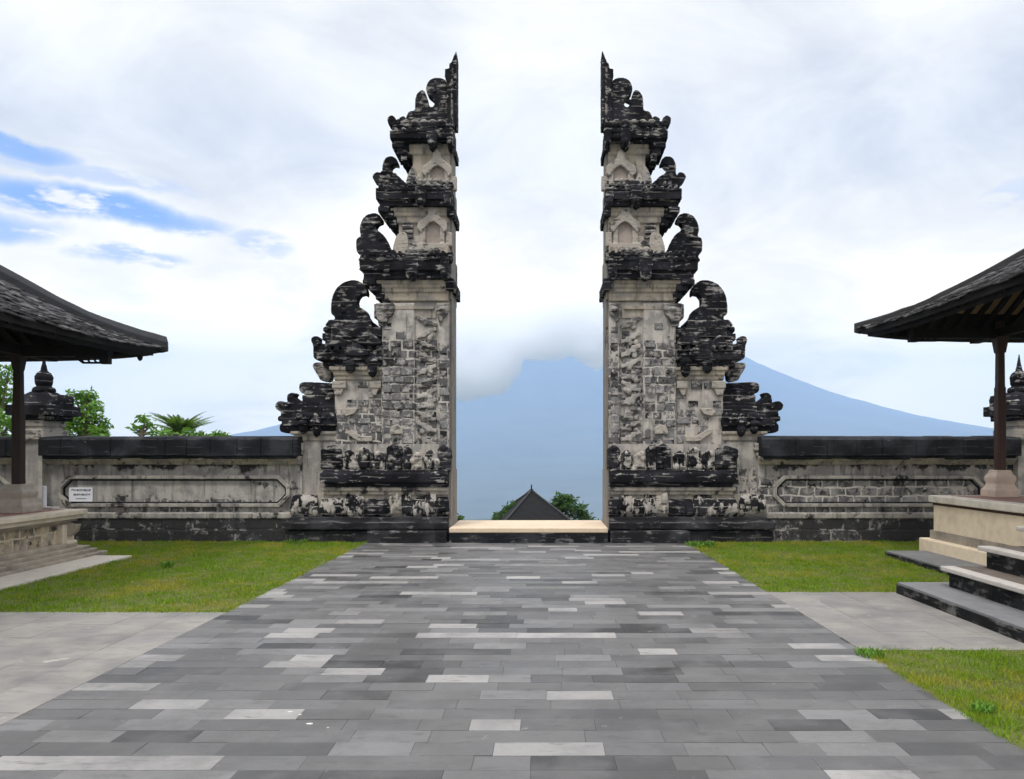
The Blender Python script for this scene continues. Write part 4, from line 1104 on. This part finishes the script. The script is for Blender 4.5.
def pavilion_right():
    root = empty('pavilion', (8.5, 8.5, 0))
    build_roof(root, 5.2, 12.7, 1, 3.56, (.36, .63), 6.8, 8.4, 'hip_r', .07, .09, 'ceiling', 33)
    xs, yf, yn, zt = 6.1, 12.2, 4.6, .95; xw = 10.9
    def lay(mb, x, z0, z1): mb.box(x, xw+(xs-x), yn-(xs-x), yf+(xs-x), z0, z1)
    mb = MB(); lay(mb, xs, .84, zt); mb.build('platform_edge', M['edge_r'], root, bevel=.015)
    mb = MB(); lay(mb, xs+.05, .80, .845); mb.build('platform_moulding', M['wood_red'], root)
    mb = MB(); lay(mb, xs+.06, .40, .803); mb.build('platform', M['platform'], root)
    mb = MB(); lay(mb, xs+.02, .27, .40); mb.build('platform_recess', M['plat_base'], root, carve=None)
    mb = MB(); lay(mb, xs-.1, .04, .27); mb.build('plinth', M['platform'], root, bevel=.02)
    MB().box(xs+.25, xw-.25, yn+.25, yf-.2, zt+.001, zt+.006).build('floor', M['floor_red'], root)
    xc = px(1000, 11.6)
    for (x, y) in ((xc, 11.6), (10.2, 11.6), (10.2, 5.2), (xc, 5.2)):
        column(root, x, y, zt+.003, zt+.41, 3.60, M['wood_red'], M['pedestal'], w=.062, pw=.66)
        braces(root, x, y, 3.36, .06, 'wood_red')
    mb = MB(); mb.box(px(911, 11.6), 11.4, 11.53, 11.67, 3.34, 3.47); mb.box(5.6, 11.4, 5.13, 5.27, 3.34, 3.47)
    mb.box(xc-.07, xc+.07, 4.4, 12.3, 3.36, 3.48); mb.box(10.13, 10.27, 4.4, 12.3, 3.36, 3.48); mb.build('ring_beam', M['wood_beam'], root)
    beam_end(root, px(909, 11.6), px(939, 11.6), 11.6, pz(342, 11.6), 3.36, 'wood_beam')
    # broad stair towards the path
    y0, y1 = 5.0, 8.86
    MB().box(4.08, 6.0, y0, y1, -.03, .127).build('bottom_step', M['slab'], root, bevel=.006)
    for k, (x, z, yy) in enumerate(((4.44, .35, 8.61), (4.81, .585, 8.53), (5.18, .81, 8.44))):
        st = MB().box(x+.07, xs+.04, y0+.1, yy-.06, .125 if k == 0 else z-.26, z-.052).build('step', M['riser'], root)
        MB().box(x, x+.16, y0, yy, z-.05, z).build('nosing', M['nosing'], st, bevel=.01)
        MB().box(x+.162, xs+.03, y0+.02, yy-.02, z-.048, z-.004).build('tread', M['tread'], st)
    MB().box(4.065, 4.082, y0+.002, y1+.0, -.03, .10).build('step_face', M['riser'], root)
    tag(root, 'open pavilion with red brown column and wide steps, cut off by the right edge', 'pavilion', 'open pavilions')
pavilion_right()
ps = MB().box(5.38, 6.1, 8.9, 12.08, -.03, .085).build('paving_strip', M['slab'], bevel=.008); tag(ps, kind='structure')
ps2 = MB().box(5.365, 5.382, 8.9, 12.08, -.03, .06).build('strip_kerb', M['riser']); tag(ps2, kind='structure')

# ------------------------------------------------------------------ trees and plants
def leaves(mb, c, r, n, size, rnd, flat=.6, core=.55):
    for _ in range(n):
        d = Vector((rnd.gauss(0, 1), rnd.gauss(0, 1), rnd.gauss(0, 1))).normalized()*(core+(1-core)*rnd.random()**.6)
        p = Vector((c[0]+d.x*r[0], c[1]+d.y*r[1], c[2]+d.z*r[2]))
        a = Vector((rnd.gauss(0, 1), rnd.gauss(0, 1), rnd.gauss(0, flat)-.3)).normalized(); b = a.orthogonal().normalized()
        b = (b+a.cross(b)*rnd.uniform(-1, 1)).normalized()
        L = size*rnd.uniform(.6, 1.3); w = L*rnd.uniform(.28, .45)
        t = rnd.random()
        mb.add([p, p+a*L*.5+b*w*.5, p+a*L, p+a*L*.5-b*w*.5], [(0, 1, 2, 3)], t)
def tree(name, x, y, ztop, zbase, blobs, n, size, mt, label, cat='tree', group=None, seed=0):
    rnd = random.Random(seed); root = empty(name, (x, y, zbase))
    mb = MB(); zc = min(b[2] for b in blobs)
    mb.tube([(x, y, zbase-.3), (x+.08, y, zbase+(zc-zbase)*.5), (x-.05, y, zc)], [.14, .11, .08], 8)
    for b in blobs:
        mb.tube([(x-.05, y, zc-.1), ((x+b[0])/2+.05, (y+b[1])/2, (zc+b[2])/2), (b[0], b[1], b[2])], [.045, .03, .012], 6)
    mb.build('trunk', M['bark'], root)
    mb = MB()
    for b in blobs:
        m = max(40, int(n*b[3]**2))
        leaves(mb, b[:3], (b[3], b[3], b[3]*.85), m, size, rnd, core=.25)
        for q in range(4):      # loose sprigs past the outline
            a = rnd.uniform(0, 2*math.pi); e = rnd.uniform(-.3, 1.2)
            c = (b[0]+b[3]*1.0*math.cos(a)*math.cos(e), b[1]+b[3]*math.sin(a)*math.cos(e), b[2]+b[3]*.85*math.sin(e))
            leaves(mb, c, (b[3]*.3,)*3, m//14, size, rnd, core=.1)
    mb.build('crown', M[mt], root, fix=False)
    tag(root, label, cat, group)
def gz(y): return terrain_height(0, y)
def blobs_px(lst, Y, rnd):
    return [(px(a, Y+d), Y+d, pz(b, Y+d), r*Y/F) for a, b, r, d in lst]
rr_ = random.Random(1)
Y = 19; tree('broadleaf_tree', px(-8, Y), Y, 0, gz(Y), blobs_px([(-12, 385, 22, 0), (4, 400, 13, .3), (-6, 425, 22, 0), (12, 420, 10, -.4), (2, 445, 16, 0), (8, 372, 8, 0)], Y, rr_), 1500, .16, 'leaf',
     'leafy green tree beyond the wall at the far left edge', group='trees beyond the wall', seed=1)
Y = 20; tree('broadleaf_tree', px(85, Y), Y, 0, gz(Y), blobs_px([(84, 412, 15, 0), (94, 424, 12, .3), (88, 400, 9, .2), (100, 434, 8, 0), (76, 428, 14, 0), (74, 395, 6, 0), (86, 394, 6, 0), (62, 425, 9, .4), (97, 432, 7, -.3)], Y, rr_), 2600, .15, 'leaf',
     'bright green bushy tree beyond the wall just right of the left post', group='trees beyond the wall', seed=2)
Y = 24; tree('sapling', px(143, Y), Y, 0, gz(Y), blobs_px([(143, 418, 6, 0), (136, 430, 6, 0), (150, 424, 5, .2), (158, 432, 6, 0)], Y, rr_), 420, .2, 'leaf',
     'thin sparse sapling showing over the wall left of the palm', group='trees beyond the wall', seed=3)
Y = 22; tree('shrub', px(504, Y), Y, 0, gz(Y), blobs_px([(500, 519, 7, 0), (508, 512, 6, .2), (492, 522, 5, 0), (516, 516, 7, .5)], Y+9, rr_), 900, .15, 'leaf_dark',
     'low green shrub left of the dark roof seen through the gate', cat='shrub', seed=4) if False else None
Y = 34; tree('broadleaf_tree', px(505, Y), Y, 0, gz(Y), blobs_px([(500, 519, 7, 0), (509, 511, 7, .2), (514, 505, 4, .2), (493, 523, 5, 0), (516, 516, 9, .5)], Y, rr_), 1300, .24, 'leaf_dark',
     'low dark tree left of the roof seen through the gate', group='trees beyond the wall', seed=4)
Y = 35; tree('broadleaf_tree', px(568, Y), Y, 0, gz(Y), blobs_px([(566, 505, 11, 0), (578, 512, 9, .4), (556, 508, 10, 0), (586, 519, 7, .2), (560, 499, 5, 0), (572, 499, 4, 0), (594, 524, 6, 0)], Y, rr_), 1300, .24, 'leaf_dark',
     'dark green tree right of the roof seen through the gate', group='trees beyond the wall', seed=5)
Y = 30; tree('shrub', px(463, Y), Y, 0, gz(Y), blobs_px([(461, 522, 4, 0), (458, 518, 3, 0)], Y, rr_), 500, .2, 'leaf_dark',
     'tiny shrub low against the inner edge of the left gate half', cat='shrub', seed=6)
Y = 26; tree('shrub', px(218, Y), Y, 0, gz(Y), blobs_px([(216, 434, 4, 0), (224, 435, 4, 0), (205, 437, 4, 0)], Y, rr_), 500, .22, 'leaf',
     'tip of a green shrub just above the wall right of the palm', cat='shrub', seed=7)
Y = 25; tree('shrub', px(188, Y), Y, 0, gz(Y), blobs_px([(188, 432, 6, 0), (196, 435, 6, 0), (170, 434, 6, 0), (162, 436, 5, .2), (180, 435, 7, .3)], Y, rr_), 900, .2, 'leaf',
     'bright leafy shrub crowding round the foot of the palm', cat='shrub', seed=9)

def palm(x, y, z, zb, label, seed, s=1.0):
    rnd = random.Random(seed); root = empty('palm_tree', (x, y, zb))
    MB().tube([(x, y, zb-.3), (x+.05, y, (zb+z)/2), (x, y, z)], [.13, .1, .09], 8).build('trunk', M['bark'], root)
    for k in range(24):
        a = 2*math.pi*k/24+rnd.uniform(-.2, .2); el = rnd.uniform(.75, 1.5); L = rnd.uniform(.9, 1.35)*s
        mb = MB(); pts = []
        for i in range(9):
            t = i/8; e = el-1.1*t*t*rnd.uniform(.8, 1.2)
            r_ = L*t*math.cos(el-.55*t); h = L*t*math.sin(el)-.30*L*t*t
            pts.append(Vector((x+r_*math.cos(a), y+r_*math.sin(a), z+h)))
        mb.tube(pts, [.018*(1-.8*i/8) for i in range(9)], 4)
        mb.tone = [.5]*len(mb.f)
        for i in range(16):
            t = .12+.86*i/16; j = min(int(t*8), 7); p = pts[j].lerp(pts[j+1], t*8-j); d = (pts[j+1]-pts[j]).normalized()
            sd = d.cross(Vector((0, 0, 1))).normalized()
            for q in (-1, 1):
                ll = .32*s*math.sin(math.pi*min(t*.9+.12, 1))*rnd.uniform(.8, 1.1)
                tip = p+sd*q*ll*.75+d*ll*.6+Vector((0, 0, -ll*.3)); w = d*.04
                mb.add([p-w, p+w, tip], [(0, 1, 2)], rnd.random())
        mb.build('frond', M['leaf_palm'], root, fix=False)
    tag(root, label, 'palm tree', 'trees beyond the wall')
Y = 26; palm(px(180, Y), Y, pz(435, Y), gz(Y), 'small palm whose fronds rise above the left wall', 3, .95)

def tuft(name, x, y, r, n, label, seed, cat='plant', h=.07):
    rnd = random.Random(seed); mb = MB()
    for _ in range(n):
        a = rnd.uniform(0, 6.28); rr = r*rnd.random()**.5; p = Vector((x+rr*math.cos(a), y+rr*math.sin(a), -.005))
        b = rnd.uniform(0, 6.28); t = p+Vector((math.cos(b)*h*.6, math.sin(b)*h*.6, h*rnd.uniform(.5, 1.1))); w = Vector((-math.sin(b), math.cos(b), 0))*h*.12
        m = p.lerp(t, .6)+Vector((0, 0, h*.12))
        mb.add([p-w*.4, p+w*.4, m+w, t, m-w], [(0, 1, 2, 3, 4)], rnd.random())
    o = mb.build(name, M['leaf'], fix=False); tag(o, label, cat)
def gpt(a, b):
    Y = EYE*F/(b-VY); return px(a, Y), Y
for (a, b, r, n, l, s_, h) in [(981, 712, .07, 60, 'small dark broad leaved weed in the near right lawn', 1, .07), (870, 656, .10, 90, 'grass tuft at the corner where side path meets the lawn', 2, .06),
                               (700, 546, .25, 140, 'ragged weeds at the foot of the right gate plinth', 4, .09),
                               (167, 567, .07, 40, 'small weed sticking up from the left lawn', 5, .10), (296, 543, .2, 90, 'ragged weeds at the foot of the left gate plinth', 6, .08)]:
    x, y = gpt(a, b); tuft('weed', x, y, r, n, l, s_, h=h)
for i, (a, b, r) in enumerate([(290, 712, .022), (300, 715, .012), (310, 724, .024), (328, 728, .01)]):
    rnd = random.Random(i); x, y = gpt(a, b); mb = MB()
    ang = rnd.uniform(0, 3); pts = [(x+r*rnd.uniform(.6, 1.2)*math.cos(ang+k*1.05), y+r*rnd.uniform(.25, .55)*math.sin(ang+k*1.05)) for k in range(6)]
    mb.rings([[(p[0], p[1], .001) for p in pts], [(x+(p[0]-x)*.7, y+(p[1]-y)*.7, .005) for p in pts]])
    tag(mb.build('stone_chip', M['chip']), ['flat white chip, farthest of the four on the paving at lower left', 'small white chip beside the flat farthest one on the paving', 'largest white chip on the near left paving',
             'smallest white chip, rightmost and nearest on the left paving'][i], 'chip', 'white chips on the paving')

# roofed shrine down the slope, seen through the gate
def shrine():
    Y = 34; x = px(531.5, Y); zg = gz(Y); root = empty('shrine', (x, Y, zg))
    za, ze = pz(491, Y), pz(519.5, Y); n = 4
    hw = 36*Y/F
    mb = MB(); rr = []
    for (t, w) in ((0, 1), (.06, .94), (.3, .70), (.6, .40), (.85, .15), (1, .02)):
        z = ze+(za-ze)*t; rr.append([(x+hw*w*math.cos(R(45+90*i+12))*1.3, Y+hw*w*math.sin(R(45+90*i+12))*1.3, z) for i in range(4)])
    mb.rings([[(p[0], p[1], p[2]-.16) for p in rr[0]]]+rr)
    rf = mb.build('roof', M['thatch'], root, carve=(.05, .05, .2))
    mb = MB()
    for i in range(4): mb.tube([tuple(Vector(r[i])+Vector((0, 0, .03))) for r in rr], .05, 6)
    mb.build('roof_ridge', M['shingle_plain'], rf)
    MB().lathe(x, Y, [(.10, za-.1), (.06, za+.02), (.09, za+.06), (.03, za+.1), (.03, za+.25), (.005, za+.3)], 10).build('finial', M['thatch'], rf)
    for dx in (-1, 1):
        for dy in (-1, 1): MB().box(x+dx*.95-.06, x+dx*.95+.06, Y+dy*.95-.06, Y+dy*.95+.06, zg+.3, ze).build('column', M['wood_dark'], root)
    MB().box(x-1.2, x+1.2, Y-1.2, Y+1.2, zg-.3, zg+.4).build('platform', M['plat_edge'], root)
    MB().box(x-.8, x+.8, Y-.8, Y+.8, zg+.4, ze-.1).build('wall', M['wood_beam'], root)
    tag(root, 'dark thatched pyramid roof of a shrine seen through the gate above the threshold', 'shrine')
shrine()

# ------------------------------------------------------------------ bake the stone roughness into the meshes
bpy.context.view_layer.update()
dg = bpy.context.evaluated_depsgraph_get()
new = [(o, bpy.data.meshes.new_from_object(o.evaluated_get(dg))) for o in CARVE]
for o, me in new:
    o.modifiers.clear(); nm = o.data.name; o.data = me; me.name = nm
